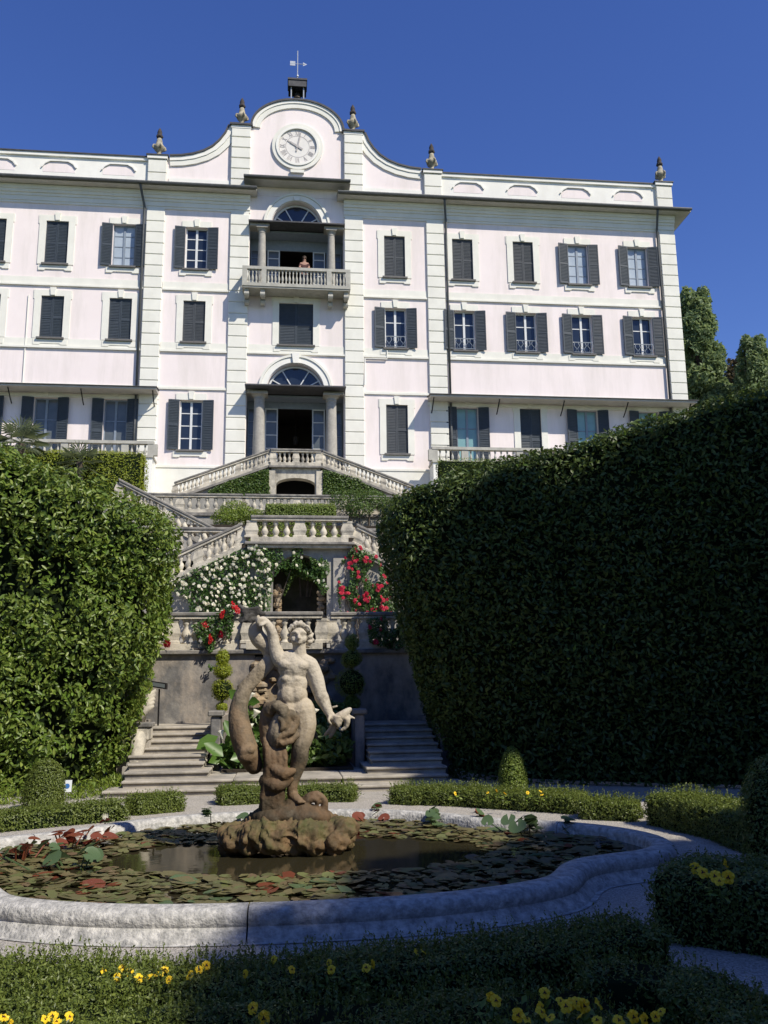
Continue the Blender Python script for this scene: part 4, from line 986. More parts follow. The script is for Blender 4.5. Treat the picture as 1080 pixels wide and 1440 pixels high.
for s, lab in ((-1, 'sloping balustrade above the white climbing roses'), (1, 'sloping balustrade above the red climbing roses')):
    xa = NX+(1.305 if s > 0 else -1.345); xb = NX+s*6.2; zb = 5.5-SL*4.78
    pts = [(xa, 2.48), (xa, 5.43), (xb, zb-.12), (xb, 2.48)]
    if s > 0: pts = [pts[0], pts[3], pts[2], pts[1]]
    else: pts = [pts[3], pts[0], pts[1], pts[2]]
    MB().prism(pts, NY+.02, NY+.5).build('ramp_wall', 'pale_wall', nym)
    MB().prism([(p[0], p[1]) for p in ([(xa, 5.432), (xa, 5.54), (xb, zb), (xb, zb-.108)] if s < 0 else [(xa, 5.432), (xb, zb-.108), (xb, zb), (xa, 5.54)])], NY-.12, NY+.5).build('ramp_coping', 'rail_stone', nym)
    balustrade(lab, (xa+s*.28, NY-.02, 5.54-SL*.28), (xb, NY-.02, zb), .74, 15, peds=(0, .25, .5, .75, 1), r=.095, ped_w=.30)
    # second pair of flights, up to the next terrace
    xa = NX+s*2.40; xb = NX+s*5.45; za, zb = 5.68, 7.24
    fw = thing('stair_flight', 'upper garden stair flight climbing towards the %s' % ('golden hedge' if s < 0 else 'huge dark hedge'), 'stairs', ((xa+xb)/2, 27.4, 5.5))
    pts = [(xa, 5.45), (xa, za), (xb, zb), (xb, 5.45)]
    pts = [pts[3], pts[0], pts[1], pts[2]] if s < 0 else [pts[0], pts[3], pts[2], pts[1]]
    MB().prism(pts, 27.1, 27.35).build('flight_wall', 'pale_wall', fw)
    for i in range(12):
        x0 = xa+(xb-xa)*i/12; x1 = xa+(xb-xa)*(i+1)/12; z = za+(zb-za)*(i+.6)/12
        MB().box(*sorted((x0, x1)), 27.36, 29.0, 5.5, z).build('step', 'step_stone', fw)
    balustrade('stone balustrade of the stair flight climbing towards the %s' % ('golden hedge' if s < 0 else 'tall dark hedge'), (xa, 27.18, za), (xb, 27.18, zb), .74, 12, peds=(0, .5, 1), r=.10)
    a, b = sorted((NX+s*1.95, NX+s*5.0)); balustrade('level balustrade at the foot of the upper flight on the %s side' % ('white rose' if s < 0 else 'red rose'), (a, 25.75, 5.5), (b, 25.75, 5.5), .74, 9, peds=(0, .5, 1), r=.09)
    MB().box(*sorted((xb, xb+s*2.5)), 27.0, 33.3, 5.4, 7.24).build('landing_block', 'pale_wall', fw)

# ---------- upper wall and balustrade below the house
uw = thing('retaining_wall', 'grey upper wall half hidden by ivy below the house', 'wall', (NX, 33.1, 5.5))
MB().box(-8.5, 9.4, 33.0, 33.3, 5.45, 8.0).build('wall_face', 'pale_wall', uw)
MB().box(-8.5, 9.4, 32.93, 33.35, 8.002, 8.12).build('coping', 'rail_stone', uw)
for a, b, lab in ((-6.2, -1.62, 'stretch of upper balustrade overgrown by the yellow-green bush'), (-1.5, 2.35, 'middle stretch of upper balustrade behind the clipped bushes'), (2.47, 7.2, 'stretch of upper balustrade draped in dark ivy')):
    balustrade(lab, (a, 33.12, 8.12), (b, 33.12, 8.12), .74, 12, peds=(0, .5, 1), r=.10, ped_w=.34)
tag(MB().box(-7.5, 8.4, 29.6, 32.99, 5.45, 7.05).build('planting_bed', 'soil'), kind='structure')
vw = thing('retaining_wall', 'plain wall between upper balustrade and house terrace', 'wall', (NX, 36.6, 8.1))
MB().box(-24, 25, 36.4, 36.64, 7.9, 9.5).build('wall_face', 'pale_wall', vw)

# ---------- double stair up to the villa door
DY = 37.5
ds = thing('double_stair', 'stone double stair up to the villa door with arched opening under its landing', 'stairs', (XC, DY, 9.5))
hw, zl = 1.05, 11.1
po = [(XC-hw, 9.45), (XC-.84, 9.45), (XC-.84, 10.28)]+list(reversed(ellz(XC, 10.28, .84, .30)))[1:-1]+[(XC+.84, 10.28), (XC+.84, 9.45), (XC+hw, 9.45), (XC+hw, 11.0), (XC-hw, 11.0)]
MB().prism(po, DY, DY+.5).build('landing_wall', 'aged_stone', ds)
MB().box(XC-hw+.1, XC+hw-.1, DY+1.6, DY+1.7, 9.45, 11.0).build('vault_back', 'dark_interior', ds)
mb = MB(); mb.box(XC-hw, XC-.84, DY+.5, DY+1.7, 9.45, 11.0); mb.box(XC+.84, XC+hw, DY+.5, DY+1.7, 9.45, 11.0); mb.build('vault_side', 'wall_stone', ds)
for s in (-1, 1): MB().box(*sorted((XC+s*.88, XC+s*1.14)), DY-.08, DY, 9.45, 10.9).build('landing_pier', 'aged_stone', ds)
bevel(MB().box(XC-hw-.12, XC+hw+.12, DY-.18, DY+1.8, 11.002, zl).build('landing', 'rail_stone', ds), .015)
MB().box(XC-hw, XC+hw, DY+1.8, 41.6, 9.45, zl).build('bridge', 'aged_stone', ds)
for k in range(3): MB().box(XC-1.3, XC+1.3, 40.3+.36*k, 41.69, zl-.05+.14*k, zl+.14+.14*k).build('step', 'step_stone', ds)
for s in (-1, 1):
    xa, xb = XC+s*(hw+.1), XC+s*5.1; z1 = zl-.382*3.95
    pts = [(xa, 9.45), (xa, 11.02), (xb, z1-.06), (xb, 9.45)]
    pts = [pts[3], pts[0], pts[1], pts[2]] if s < 0 else [pts[0], pts[3], pts[2], pts[1]]
    MB().prism(pts, DY+.05, DY+.35).build('flight_wall', 'pale_wall', ds)
    MB().prism([(p[0], p[1]) for p in ([(xa, 11.022), (xa, 11.12), (xb, z1+.04), (xb, z1-.058)] if s < 0 else [(xa, 11.022), (xb, z1-.058), (xb, z1+.04), (xa, 11.12)])], DY-.1, DY+.4).build('flight_coping', 'rail_stone', ds)
    for i in range(12):
        x0 = xa+(xb-xa)*i/12; x1 = xa+(xb-xa)*(i+1)/12; z = zl-(zl-z1)*(i+.5)/12
        MB().box(*sorted((x0, x1)), DY+.41, DY+1.75, 9.45, z).build('step', 'step_stone', ds)
    balustrade('sloping balustrade of the villa door flight nearer the %s' % ('golden hedge' if s < 0 else 'huge dark hedge'), (xa+s*.02, DY+.05, 11.12), (xb, DY+.05, z1+.04), .70, 17, peds=(0, .33, .67, 1), r=.08, ped_w=.28)
balustrade('short balustrade on the landing before the villa door', (XC-hw-.02, DY-.02, zl), (XC+hw+.02, DY-.02, zl), .74, 6, peds=(.04, .5, .96), r=.085, ped_w=.34)

# ================================================================== FOUNTAIN POOL
PX, RZ = .05, .205
half = [(0, 6.47), (.7, 6.50), (1.2, 6.60), (1.62, 6.76), (1.93, 6.94), (2.05, 7.12), (2.2, 7.42), (2.42, 7.66), (2.75, 7.80), (3.08, 7.92), (3.28, 8.14), (3.38, 8.45), (3.33, 8.85), (3.12, 9.25), (2.78, 9.58), (2.36, 9.80), (2.0, 10.08), (1.72, 10.46), (1.25, 10.80), (.65, 11.0), (0, 11.05)]
def smooth_closed(pts, it=2):
    P = np.array(pts)
    for _ in range(it):
        Q = np.roll(P, -1, 0); P = np.stack([.75*P+.25*Q, .25*P+.75*Q], 1).reshape(-1, 2)
    return P
loop = [(PX+x, y) for x, y in half]+[(PX-x, y) for x, y in reversed(half[1:-1])]
OUT = smooth_closed(loop, 2)
dT = np.roll(OUT, -1, 0)-np.roll(OUT, 1, 0); dT /= np.linalg.norm(dT, axis=1, keepdims=True); ON = np.stack([dT[:, 1], -dT[:, 0]], 1)   # outwards
pool = thing('fountain_pool', 'lobed grey stone pool with a thick rounded rim holding murky lily water', 'fountain', (PX, 8.75, 0))
rimprof = [(-.03, .0), (-.02, RZ-.05), (0, RZ-.01), (.05, RZ), (.16, RZ-.005), (.20, RZ-.03), (.22, RZ-.075), (.205, RZ-.115), (.235, RZ-.14), (.245, .04), (.27, .03), (.28, .0)]
n = len(OUT); cuts = [-3, 17, 26, 40, 54, 68, 84, 100, 114, 128, 142, n-3]
for a, b in zip(cuts, cuts[1:]):
    if b-a < 2: continue
    idx = [i % n for i in range(a, b+1)]; G = []
    for q, i in enumerate(idx):
        sh = .0 if 0 < q < len(idx)-1 else .0
        p = OUT[i]
        if q == 0: p = p+(OUT[(i+1) % n]-p)*.03
        if q == len(idx)-1: p = p+(OUT[i-1]-p)*.03
        G.append([(p[0]+ON[i][0]*o, p[1]+ON[i][1]*o, z) for o, z in rimprof])
    m_, k_ = len(G), len(rimprof); mb = MB(); V = [p for r_ in G for p in r_]
    fs = [(i*k_+j, i*k_+j+1, (i+1)*k_+j+1, (i+1)*k_+j) for i in range(m_-1) for j in range(k_-1)]+[tuple(range(k_-1, -1, -1)), tuple((m_-1)*k_+j for j in range(k_))]
    mb.add(V, fs); auto_smooth(mb.build('rim_stone', 'rim_stone', pool), 55)
mb = MB(); mb.add([(p[0], p[1], .10) for p in OUT-ON*.02], [tuple(range(n))]); tag(mb.build('pond_water', 'pond_water'), kind='structure')
mb = MB(); mb.add([(p[0]+q[0]*.32, p[1]+q[1]*.32, .010) for p, q in zip(OUT, ON)], [tuple(range(n))]); mb.build('footing', 'rim_stone', pool)
from math import hypot
def inside(x, y, marg=0.0):
    c = False; j = len(OUT)-1
    for i in range(len(OUT)):
        xi, yi = OUT[i]-ON[i]*marg; xj, yj = OUT[j]-ON[j]*marg
        if ((yi > y) != (yj > y)) and (x < (xj-xi)*(y-yi)/(yj-yi)+xi): c = not c
        j = i
    return c

# ================================================================== STATUE
SY = 8.9
def S(cx, cy, dy=0.0): return aty(280+cx/3.892, 830+cy/3.892, SY)+np.array([0, dy, 0])
K = SY/FPX/3.892*1.01
def chain(mb, pts, sub=5, seg=12):
    """a rounded limb: each point (cx, cy, dy, r) in the measuring frame of the photo"""
    P = [S(p[0], p[1], p[2]) for p in pts]; r_ = [p[3]*K for p in pts]; Q = []; rr = []
    for i in range(len(P)-1):
        p0, p1, p2, p3 = P[max(i-1, 0)], P[i], P[i+1], P[min(i+2, len(P)-1)]
        for t in np.linspace(0, 1, sub, endpoint=False):
            Q.append(.5*((2*p1)+(-p0+p2)*t+(2*p0-5*p1+4*p2-p3)*t*t+(-p0+3*p1-3*p2+p3)*t**3)); rr.append(r_[i]+(r_[i+1]-r_[i])*t)
    Q.append(P[-1]); rr.append(r_[-1]); mb.tube(Q, rr, seg); mb.ball(P[0], r_[0]*.995, seg, 8); mb.ball(P[-1], r_[-1]*.995, seg, 8)
def blob(mb, cx, cy, dy, rx, rz, ry=None):
    mb.ball(S(cx, cy, dy), (rx*K, (ry or rx)*K, rz*K), 16, 12)
def remeshed(mb, name, m, parent, vox=.011, smooth=3, disp=0.0):
    o = mb.build(name, m, parent)
    r_ = o.modifiers.new('r', 'REMESH'); r_.mode = 'VOXEL'; r_.voxel_size = vox; r_.use_smooth_shade = True
    s_ = o.modifiers.new('s', 'SMOOTH'); s_.factor = .5; s_.iterations = smooth
    dg = bpy.context.evaluated_depsgraph_get(); dg.update(); me = bpy.data.meshes.new_from_object(o.evaluated_get(dg))
    o.modifiers.clear(); old = o.data; o.data = me; bpy.data.meshes.remove(old); me.name = name
    if disp:
        co = np.zeros(len(me.vertices)*3); me.vertices.foreach_get('co', co); co = co.reshape(-1, 3)
        nn = np.zeros(len(me.vertices)*3); me.vertices.foreach_get('normal', nn); nn = nn.reshape(-1, 3)
        co += nn*(disp*(nz(co, 5)+.6*nz(co*1.9+7, 9)+.45*nz(co+2, 26)))[:, None]; me.vertices.foreach_set('co', co.ravel()); me.update()
    me.polygons.foreach_set('use_smooth', [True]*len(me.polygons)); return o
statue = thing('fountain_statue', 'weathered stone boy with raised arm and great fish standing on pool rocks', 'statue', (.03, SY, .05))
# --- the boy: one continuous body
b = MB()
blob(b, 518, 425, .0, 84, 78, 62); blob(b, 512, 510, .0, 82, 74, 58); blob(b, 510, 575, -.01, 82, 72, 60); blob(b, 530, 650, .0, 84, 64, 62)
blob(b, 478, 412, -.058, 42, 30, 30); blob(b, 556, 415, -.058, 42, 30, 30)            # chest
blob(b, 486, 575, -.075, 44, 50, 30); blob(b, 535, 570, -.07, 38, 48, 30)            # belly
for y_ in (488,): blob(b, 482, y_, -.068, 32, 22, 22); blob(b, 530, y_, -.068, 32, 22, 22)
chain(b, [(440, 385, 0, 36), (520, 372, .01, 46), (600, 405, 0, 44)])                # shoulders
chain(b, [(550, 360, .0, 38), (548, 305, -.01, 36)])                                 # neck
chain(b, [(606, 412, 0, 46), (636, 480, .0, 45), (660, 560, -.02, 37), (672, 590, -.03, 38), (690, 630, -.05, 31), (708, 672, -.08, 22)])
chain(b, [(440, 380, .0, 40), (422, 335, .02, 37), (408, 275, .02, 31), (392, 215, .0, 27), (360, 172, -.02, 22)])
# hands: palm, four fingers and a thumb
blob(b, 720, 692, -.09, 24, 28, 18)
for i, (ex, ey) in enumerate(((768, 692), (770, 712), (764, 730), (752, 744))):
    chain(b, [(724+3*i, 688+10*i, -.10, 9), (748, 690+12*i, -.13, 8.5), (ex+6, ey, -.12, 7.5), (ex+2, ey+10, -.09, 6.5)], 3, 8)
chain(b, [(712, 690, -.12, 9), (705, 712, -.15, 8.5), (718, 730, -.15, 7)], 3, 8)
blob(b, 348, 165, -.03, 26, 22, 18)
for i in range(4): chain(b, [(352-4*i, 160+7*i, -.05, 8.5), (330-3*i, 156+8*i, -.075, 8), (312+2*i, 164+8*i, -.05, 7)], 3, 8)
chain(b, [(362, 180, -.05, 9), (346, 194, -.08, 8), (332, 200, -.07, 7)], 3, 8)
# head
hx, hy = 546, 252
blob(b, hx, hy-8, .0, 50, 58, 56); blob(b, hx-2, hy+22, -.02, 40, 44, 44); blob(b, hx, hy+48, -.05, 20, 17, 18)
blob(b, hx-26, hy+18, -.065, 19, 21, 16); blob(b, hx+22, hy+18, -.065, 19, 21, 16)   # cheeks
chain(b, [(hx-4, hy-14, -.10, 7), (hx-2, hy+2, -.115, 8), (hx-2, hy+13, -.12, 10)], 3, 8)   # nose
blob(b, hx-11, hy+15, -.105, 6, 5, 7); blob(b, hx+8, hy+15, -.105, 6, 5, 7)
chain(b, [(hx-40, hy-14, -.075, 7), (hx-22, hy-22, -.095, 8), (hx-7, hy-16, -.10, 6)], 3, 8); chain(b, [(hx+36, hy-14, -.075, 7), (hx+18, hy-22, -.095, 8), (hx+3, hy-16, -.10, 6)], 3, 8)
blob(b, hx-21, hy-5, -.084, 9, 6, 8); blob(b, hx+18, hy-5, -.084, 9, 6, 8)            # eyes
chain(b, [(hx-16, hy+29, -.095, 5), (hx-2, hy+27, -.11, 6), (hx+12, hy+29, -.095, 5)], 3, 8); chain(b, [(hx-13, hy+37, -.092, 5), (hx-2, hy+39, -.105, 6.5), (hx+10, hy+37, -.092, 5)], 3, 8)
blob(b, hx-48, hy+4, .0, 9, 16, 14); blob(b, hx+50, hy+6, .0, 9, 16, 14)              # ears
# supporting leg, foot with toes; the other thigh under the drapery
chain(b, [(560, 660, .0, 76), (574, 740, -.01, 68), (566, 810, -.03, 55), (553, 862, -.045, 47), (548, 925, -.01, 46), (532, 990, .0, 37), (515, 1050, .0, 27), (508, 1090, .0, 27), (512, 1118, .01, 30)])
chain(b, [(512, 1122, .0, 28), (530, 1138, -.06, 26), (548, 1148, -.10, 20)])
for i in range(5): chain(b, [(536+7*i, 1142+i, -.10, 10-i*.7), (545+8*i, 1150, -.135, 9-i*.7)], 3, 8)
chain(b, [(490, 660, .0, 72), (455, 720, -.06, 64), (430, 790, -.08, 52), (418, 850, -.02, 44)])
remeshed(b, 'body', 'statue_stone', statue, .0088, 2, .0022)
h_ = MB()
for (x_, y_, d_, r_) in ((508, 200, -.06, 15), (524, 190, -.075, 14), (545, 188, -.075, 16), (567, 193, -.065, 16), (586, 206, -.045, 17), (598, 228, -.02, 18), (606, 254, -.005, 17), (604, 282, .005, 17), (594, 304, .02, 15), (500, 222, -.03, 14), (494, 248, .0, 14), (496, 276, .015, 13), (530, 178, -.045, 11), (556, 177, -.04, 12), (618, 240, .01, 11), (620, 272, .01, 11), (546, 214, .05, 50), (556, 250, .06, 48)):
    blob(h_, x_, y_, d_, r_, r_*.9)
for k in range(16):
    a = k*.41; rr_ = 50+6*(k % 3); chain(h_, [(546+rr_*.86*math.cos(a), 218-26*abs(math.sin(a))-4, -.07+.02*math.sin(a*3), 6), (546+rr_*math.cos(a+.2), 226-32*abs(math.sin(a+.2)), -.088, 5.5), (546+rr_*.95*math.cos(a+.42), 238-24*abs(math.sin(a+.42)), -.065, 4)], 3, 8)
remeshed(h_, 'hair', 'statue_stone', statue, .0075, 1, .003)
# --- fish: a thick body winding up from the rocks to the raised hand
f = MB()
chain(f, [(300, 960, .02, 46), (268, 890, .0, 60), (238, 810, .02, 62), (216, 720, .05, 56), (218, 630, .08, 47), (246, 550, .10, 40), (296, 485, .12, 37), (350, 432, .12, 36), (388, 375, .12, 38), (372, 310, .10, 42), (330, 270, .08, 46), (308, 225, .06, 42), (318, 180, .03, 30), (322, 140, .02, 18)], 6, 14)
blob(f, 262, 905, -.05, 52, 40, 50); chain(f, [(250, 880, -.09, 30), (285, 872, -.11, 22)])
for i in range(16):                                     # scale ridges
    t = i/15; x_ = 246+150*t; y_ = 545-165*t; chain(f, [(x_-34, y_-18, .07, 8), (x_-6, y_-2, .055, 10), (x_+20, y_+22, .07, 8)], 3, 8)
remeshed(f, 'fish', 'fish_stone', statue, .011, 2, .004)
f = MB()
for i in range(5): chain(f, [(318, 146, .02, 13), (285-16*i, 132-12*i+26*(i % 2), -.02+.01*i, 11), (250-14*i+i*14, 168-16*i, -.03, 9), (222+26*i, 176-20*i, -.02, 6)], 4, 8)
blob(f, 265, 160, -.01, 58, 20, 12); blob(f, 318, 112, .0, 24, 26, 14); blob(f, 345, 128, .0, 20, 12, 10)
remeshed(f, 'fish_tail', 'dark_tail_stone', statue, .009, 1, .006)
# --- drapery, seaweed and tree stump support
d = MB()
chain(d, [(388, 650, -.05, 40), (378, 720, -.02, 48), (396, 800, .0, 56), (412, 900, .0, 58), (412, 1000, .0, 58), (404, 1100, .0, 62), (396, 1200, .0, 70), (388, 1270, .0, 82)])
chain(d, [(385, 660, -.10, 30), (415, 632, -.14, 30), (450, 648, -.15, 28), (474, 690, -.15, 24), (482, 740, -.14, 22), (470, 790, -.12, 20)])
chain(d, [(470, 700, -.12, 24), (500, 680, -.13, 26), (530, 700, -.12, 20), (520, 740, -.13, 20), (490, 780, -.14, 24), (440, 800, -.15, 20), (430, 840, -.14, 16)])
chain(d, [(420, 780, -.14, 16), (450, 830, -.15, 18), (500, 820, -.13, 20), (540, 790, -.10, 16)]); chain(d, [(440, 700, -.17, 12), (460, 730, -.18, 12), (448, 760, -.18, 10)])
for i in range(7):
    x_ = 362+15*i; chain(d, [(x_, 820+15*(i % 3), -.08, 16), (x_+18, 920, -.12+.01*(i % 2), 18), (x_+6, 1020+20*(i % 3), -.11, 16), (x_-12+8*(i % 2), 1130, -.10, 18), (x_, 1230, -.1, 14)])
chain(d, [(400, 960, -.11, 26), (460, 1000, -.13, 34), (510, 985, -.08, 22)]); chain(d, [(360, 1040, -.08, 30), (430, 1060, -.13, 32), (500, 1030, -.06, 20)]); blob(d, 405, 925, -.10, 30, 36, 26)
chain(d, [(600, 690, .06, 16), (640, 740, .06, 12), (600, 810, .05, 8)])
for i in range(5): chain(d, [(598, 700+14*i, .06, 12), (628+4*i, 730+18*i, .05, 9), (610+10*i, 790+8*i, .04, 5)], 4, 8)
remeshed(d, 'drapery', 'stained_stone', statue, .0105, 1, .010)
s_ = MB()                                               # shell held in the lowered hand
chain(s_, [(738, 706, -.08, 24), (772, 690, -.09, 26), (800, 668, -.08, 20), (822, 652, -.06, 12)]); chain(s_, [(780, 690, -.09, 20), (806, 710, -.09, 18), (798, 748, -.08, 12), (778, 762, -.08, 8)])
chain(s_, [(820, 690, -.08, 9), (846, 700, -.08, 6)]); chain(s_, [(730, 640, -.07, 7), (752, 634, -.07, 6)]); chain(s_, [(736, 720, -.06, 16), (716, 760, -.04, 12), (690, 790, -.02, 9)]); chain(s_, [(748, 724, -.06, 14), (735, 770, -.04, 11), (716, 802, -.02, 8)])
remeshed(s_, 'shell', 'statue_stone', statue, .009, 2, .003)
g = MB()                                                # mound under the feet and scroll-shaped wave
blob(g, 400, 1240, .0, 110, 60, 110); blob(g, 480, 1225, .0, 120, 62, 110); blob(g, 570, 1235, -.02, 120, 62, 110); blob(g, 650, 1240, .0, 70, 50, 80); blob(g, 520, 1180, .0, 60, 45, 70); blob(g, 560, 1195, -.04, 60, 44, 60)
chain(g, [(560, 1160, -.02, 18), (600, 1128, -.04, 20), (645, 1118, -.05, 20), (678, 1140, -.05, 20), (688, 1180, -.05, 22), (670, 1220, -.04, 24)]); chain(g, [(590, 1150, -.08, 14), (625, 1138, -.09, 14), (648, 1155, -.09, 12), (640, 1175, -.08, 10)])
remeshed(g, 'plinth_mound', 'stained_stone', statue, .012, 2, .007)
q = MB()
for (x_, y_, d_, rx, rz, ry) in ((200, 1360, .0, 85, 80, 120), (160, 1385, -.05, 50, 50, 70), (275, 1340, -.10, 80, 90, 90), (330, 1320, .0, 110, 90, 160), (400, 1330, -.15, 100, 100, 110), (480, 1320, -.05, 130, 90, 160), (560, 1330, -.16, 110, 90, 100), (660, 1320, .0, 130, 80, 140), (770, 1310, .0, 90, 70, 120), (730, 1360, -.12, 90, 60, 90), (620, 1380, -.2, 70, 60, 70), (820, 1370, .02, 40, 50, 70), (640, 1270, .1, 90, 50, 120)):
    q.ball(S(x_, y_, d_), (rx*K*1.03, ry*K, rz*K*.95), 7, 6)
remeshed(q, 'rock_base', 'rock_moss', statue, .016, 0, .045)

# ================================================================== TALL HEDGES  (plan: x, y, bulge, height)
big_hedge('laurel_hedge', 'tall sunlit laurel hedge with large glossy leaves beside the sunlit stair',
          [(-13, 10.4, .3, 6.2), (-8, 13.0, .3, 6.15), (-5.6, 14.3, .35, 5.9), (-4.4, 14.95, .45, 5.45), (-3.6, 15.35, .7, 5.05), (-3.15, 15.7, .95, 4.8), (-2.98, 16.3, 1.0, 4.65), (-3.0, 17.5, .6, 4.2), (-3.1, 19.2, .5, 4.0)],
          3.0, 105000, .106, 'laurel_leaf', 1, amp=.20, freq=1.7, depth=.20, hole=-.30, core=.36, kw=dict(oval=True, aspect=.42, flat=.45, droop=.2), fresh='laurel_fresh', fresh_n=2600)
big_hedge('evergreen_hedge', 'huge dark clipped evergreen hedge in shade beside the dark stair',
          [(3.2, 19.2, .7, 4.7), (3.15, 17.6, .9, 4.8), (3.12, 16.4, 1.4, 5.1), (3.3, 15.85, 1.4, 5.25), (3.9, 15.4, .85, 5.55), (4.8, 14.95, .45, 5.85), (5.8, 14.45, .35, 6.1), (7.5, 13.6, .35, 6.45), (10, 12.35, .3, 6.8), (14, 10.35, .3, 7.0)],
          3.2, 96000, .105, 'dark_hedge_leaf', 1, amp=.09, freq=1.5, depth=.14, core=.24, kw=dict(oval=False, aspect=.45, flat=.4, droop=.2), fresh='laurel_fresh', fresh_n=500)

big_hedge('evergreen_hedge', 'added unseen hedge extending the huge dark hedge to block skylight',
          [(10.5, 10.6, .3, 6.2), (9.2, 7.5, .3, 6.0), (8.6, 3.0, .3, 5.8), (8.4, -2.0, .3, 5.8), (8.4, -8.0, .3, 5.8)], 2.5, 36000, .16, 'dark_hedge_leaf', 1, amp=.12, freq=1.3, depth=.14, core=.2, kw=dict(aspect=.45, flat=.4, droop=.2))  # hedge added out of view to cut sky fill on this side

big_hedge('laurel_hedge', 'added unseen hedge beyond the sunlit laurel blocking low skylight', [(-9.5, -6.0, .3, 6.5), (-9.8, 0, .3, 6.3), (-10.5, 5, .3, 6.0), (-12.2, 9.6, .3, 5.9)], 2.5, 26000, .19, 'laurel_leaf', 1, amp=.15, freq=1.3, depth=.15, core=.2, kw=dict(aspect=.45, flat=.4))  # out-of-view hedge, added to shut off low sky on the laurel side
big_hedge('evergreen_hedge', 'added unseen hedge opposite the villa blocking low skylight', [(9.0, -9.5, .3, 7.5), (3, -9.8, .3, 7.5), (-3, -9.8, .3, 7.5), (-10.0, -9.0, .3, 7.0)], 3.0, 30000, .2, 'dark_hedge_leaf', 1, amp=.15, freq=1.3, depth=.15, core=.2, kw=dict(aspect=.45, flat=.4))  # added behind the camera to hold back sky fill on the lower garden

# ================================================================== LOW BOX HEDGES
BG = 'low box hedges round the pool'
low_hedge('low box hedge along the pool below the small blue sign', [(-6.2, 9.9), (-4.0, 11.25), (-2.9, 11.9), (-2.1, 12.35)], .58, .22, 26000, .032, BG, sprig=500)
low_hedge('short box hedge stub before the sunlit stair', [(-2.02, 12.75), (-1.46, 13.05)], .50, .21, 7000, .032, BG, sprig=200)
low_hedge('clipped box hedge just behind the statue', [(-.90, 13.6), (.1, 13.75), (1.05, 13.6)], .48, .22, 17000, .032, BG, sprig=450)
low_hedge('sunny box hedge with pansies and a cone topiary', [(1.62, 13.25), (2.5, 12.85), (3.3, 12.2), (3.85, 11.75)], .58, .23, 26000, .032, BG, sprig=900)
low_hedge('little box hedge stub beside the sunlit gravel gap', [(3.75, 11.3), (4.3, 10.95)], .44, .23, 8000, .032, BG, sprig=350)
low_hedge('shaded box hedge between gravel gap and large dark cone topiary', [(4.55, 10.6), (4.8, 9.6), (4.75, 8.6)], .66, .36, 26000, .032, BG, sprig=700)
low_hedge('dark box hedge holding pansies beside the gravel path', [(2.66, 6.2), (3.1, 5.8), (3.9, 5.62), (4.9, 5.7)], .9, .42, 26000, .03, BG, sprig=300)
low_hedge('near box hedge curving beside the shaded pool rim', [(.15, 4.78), (.75, 4.84), (1.25, 4.96), (1.72, 5.12), (2.05, 5.2)], .46, .29, 30000, .026, BG, sprig=800)
low_hedge('ragged sunlit box hedge below the near pool rim', [(-2.9, 5.3), (-1.6, 5.0), (-.6, 4.86), (.2, 4.82)], .54, .245, 40000, .026, BG, sprig=2000)
low_hedge('wide loose box planting with yellow pansies in the foreground', [(-2.9, 4.4), (-1.2, 4.15), (.0, 4.0), (.9, 3.95), (1.5, 4.0)], 1.05, .22, 80000, .025, BG, sprig=3200, amp=.06)
low_hedge('dark box hedge edging the gravel path corner', [(1.5, 4.62), (1.85, 4.5), (1.98, 4.1), (1.9, 3.4)], .40, .26, 24000, .026, BG, sprig=500)
# beds of soil under the plantings
for a, b_, c, d_ in ((-3.2, 1.75, 3.4, 5.4),):
    mb = MB(); mb.add([(a, c, .012), (b_, c, .012), (b_, d_, .012), (a, d_, .012)], [(0, 1, 2, 3)]); tag(mb.build('flower_bed', 'soil'), kind='structure')

# ================================================================== TOPIARY
CONE = lambda h, r: [(r*.82, 0), (r*.98, h*.12), (r, h*.28), (r*.95, h*.5), (r*.82, h*.72), (r*.6, h*.88), (r*.3, h*.97), (.02, h)]
p = atz(722, 1120, .05); topiary('cone_topiary', 'sunlit green cone topiary rising from the pansy hedge', (p[0], p[1], .02), CONE(.74, .205), 6500, .03)
p = atz(62, 1128, .1); topiary('cone_topiary', 'rounded cone topiary beside the small blue sign', (p[0], p[1], .02), CONE(.66, .27), 7500, .032, 'box_leaf')
topiary('cone_topiary', 'large dark cone topiary behind the shaded pansies', (4.05, 7.25, .02), CONE(1.0, .30), 9000, .032, 'box_leaf')
def spiral(label, c, z0, sc, m):
    root = thing('spiral_topiary', label, 'topiary', (c[0], c[1], z0))
    MB().tube([(c[0], c[1], z0), (c[0], c[1], z0+1.1*sc)], .025).build('stem', 'bark', root)
    for zc, r_, hh in ((.14, .13, .12), (.48, .24, .24), (.85, .17, .15), (1.12, .10, .13)):
        foliage_skin(root, lathe_grid((c[0], c[1], z0+zc*sc), [(.02, -hh*sc)]+[(r_*sc*math.cos(R(a)), hh*sc*math.sin(R(a))) for a in (-60, -30, 0, 30, 60)]+[(.02, hh*sc)], 14), 1, 2400, .034, m, amp=.05, freq=3.5, depth=.05, core=.05)
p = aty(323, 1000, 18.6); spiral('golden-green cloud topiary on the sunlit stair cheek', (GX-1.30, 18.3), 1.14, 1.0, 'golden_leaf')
spiral('dark cloud topiary on the shaded stair cheek', (GX+1.28, 18.3), 1.14, 1.25, 'topiary_leaf')

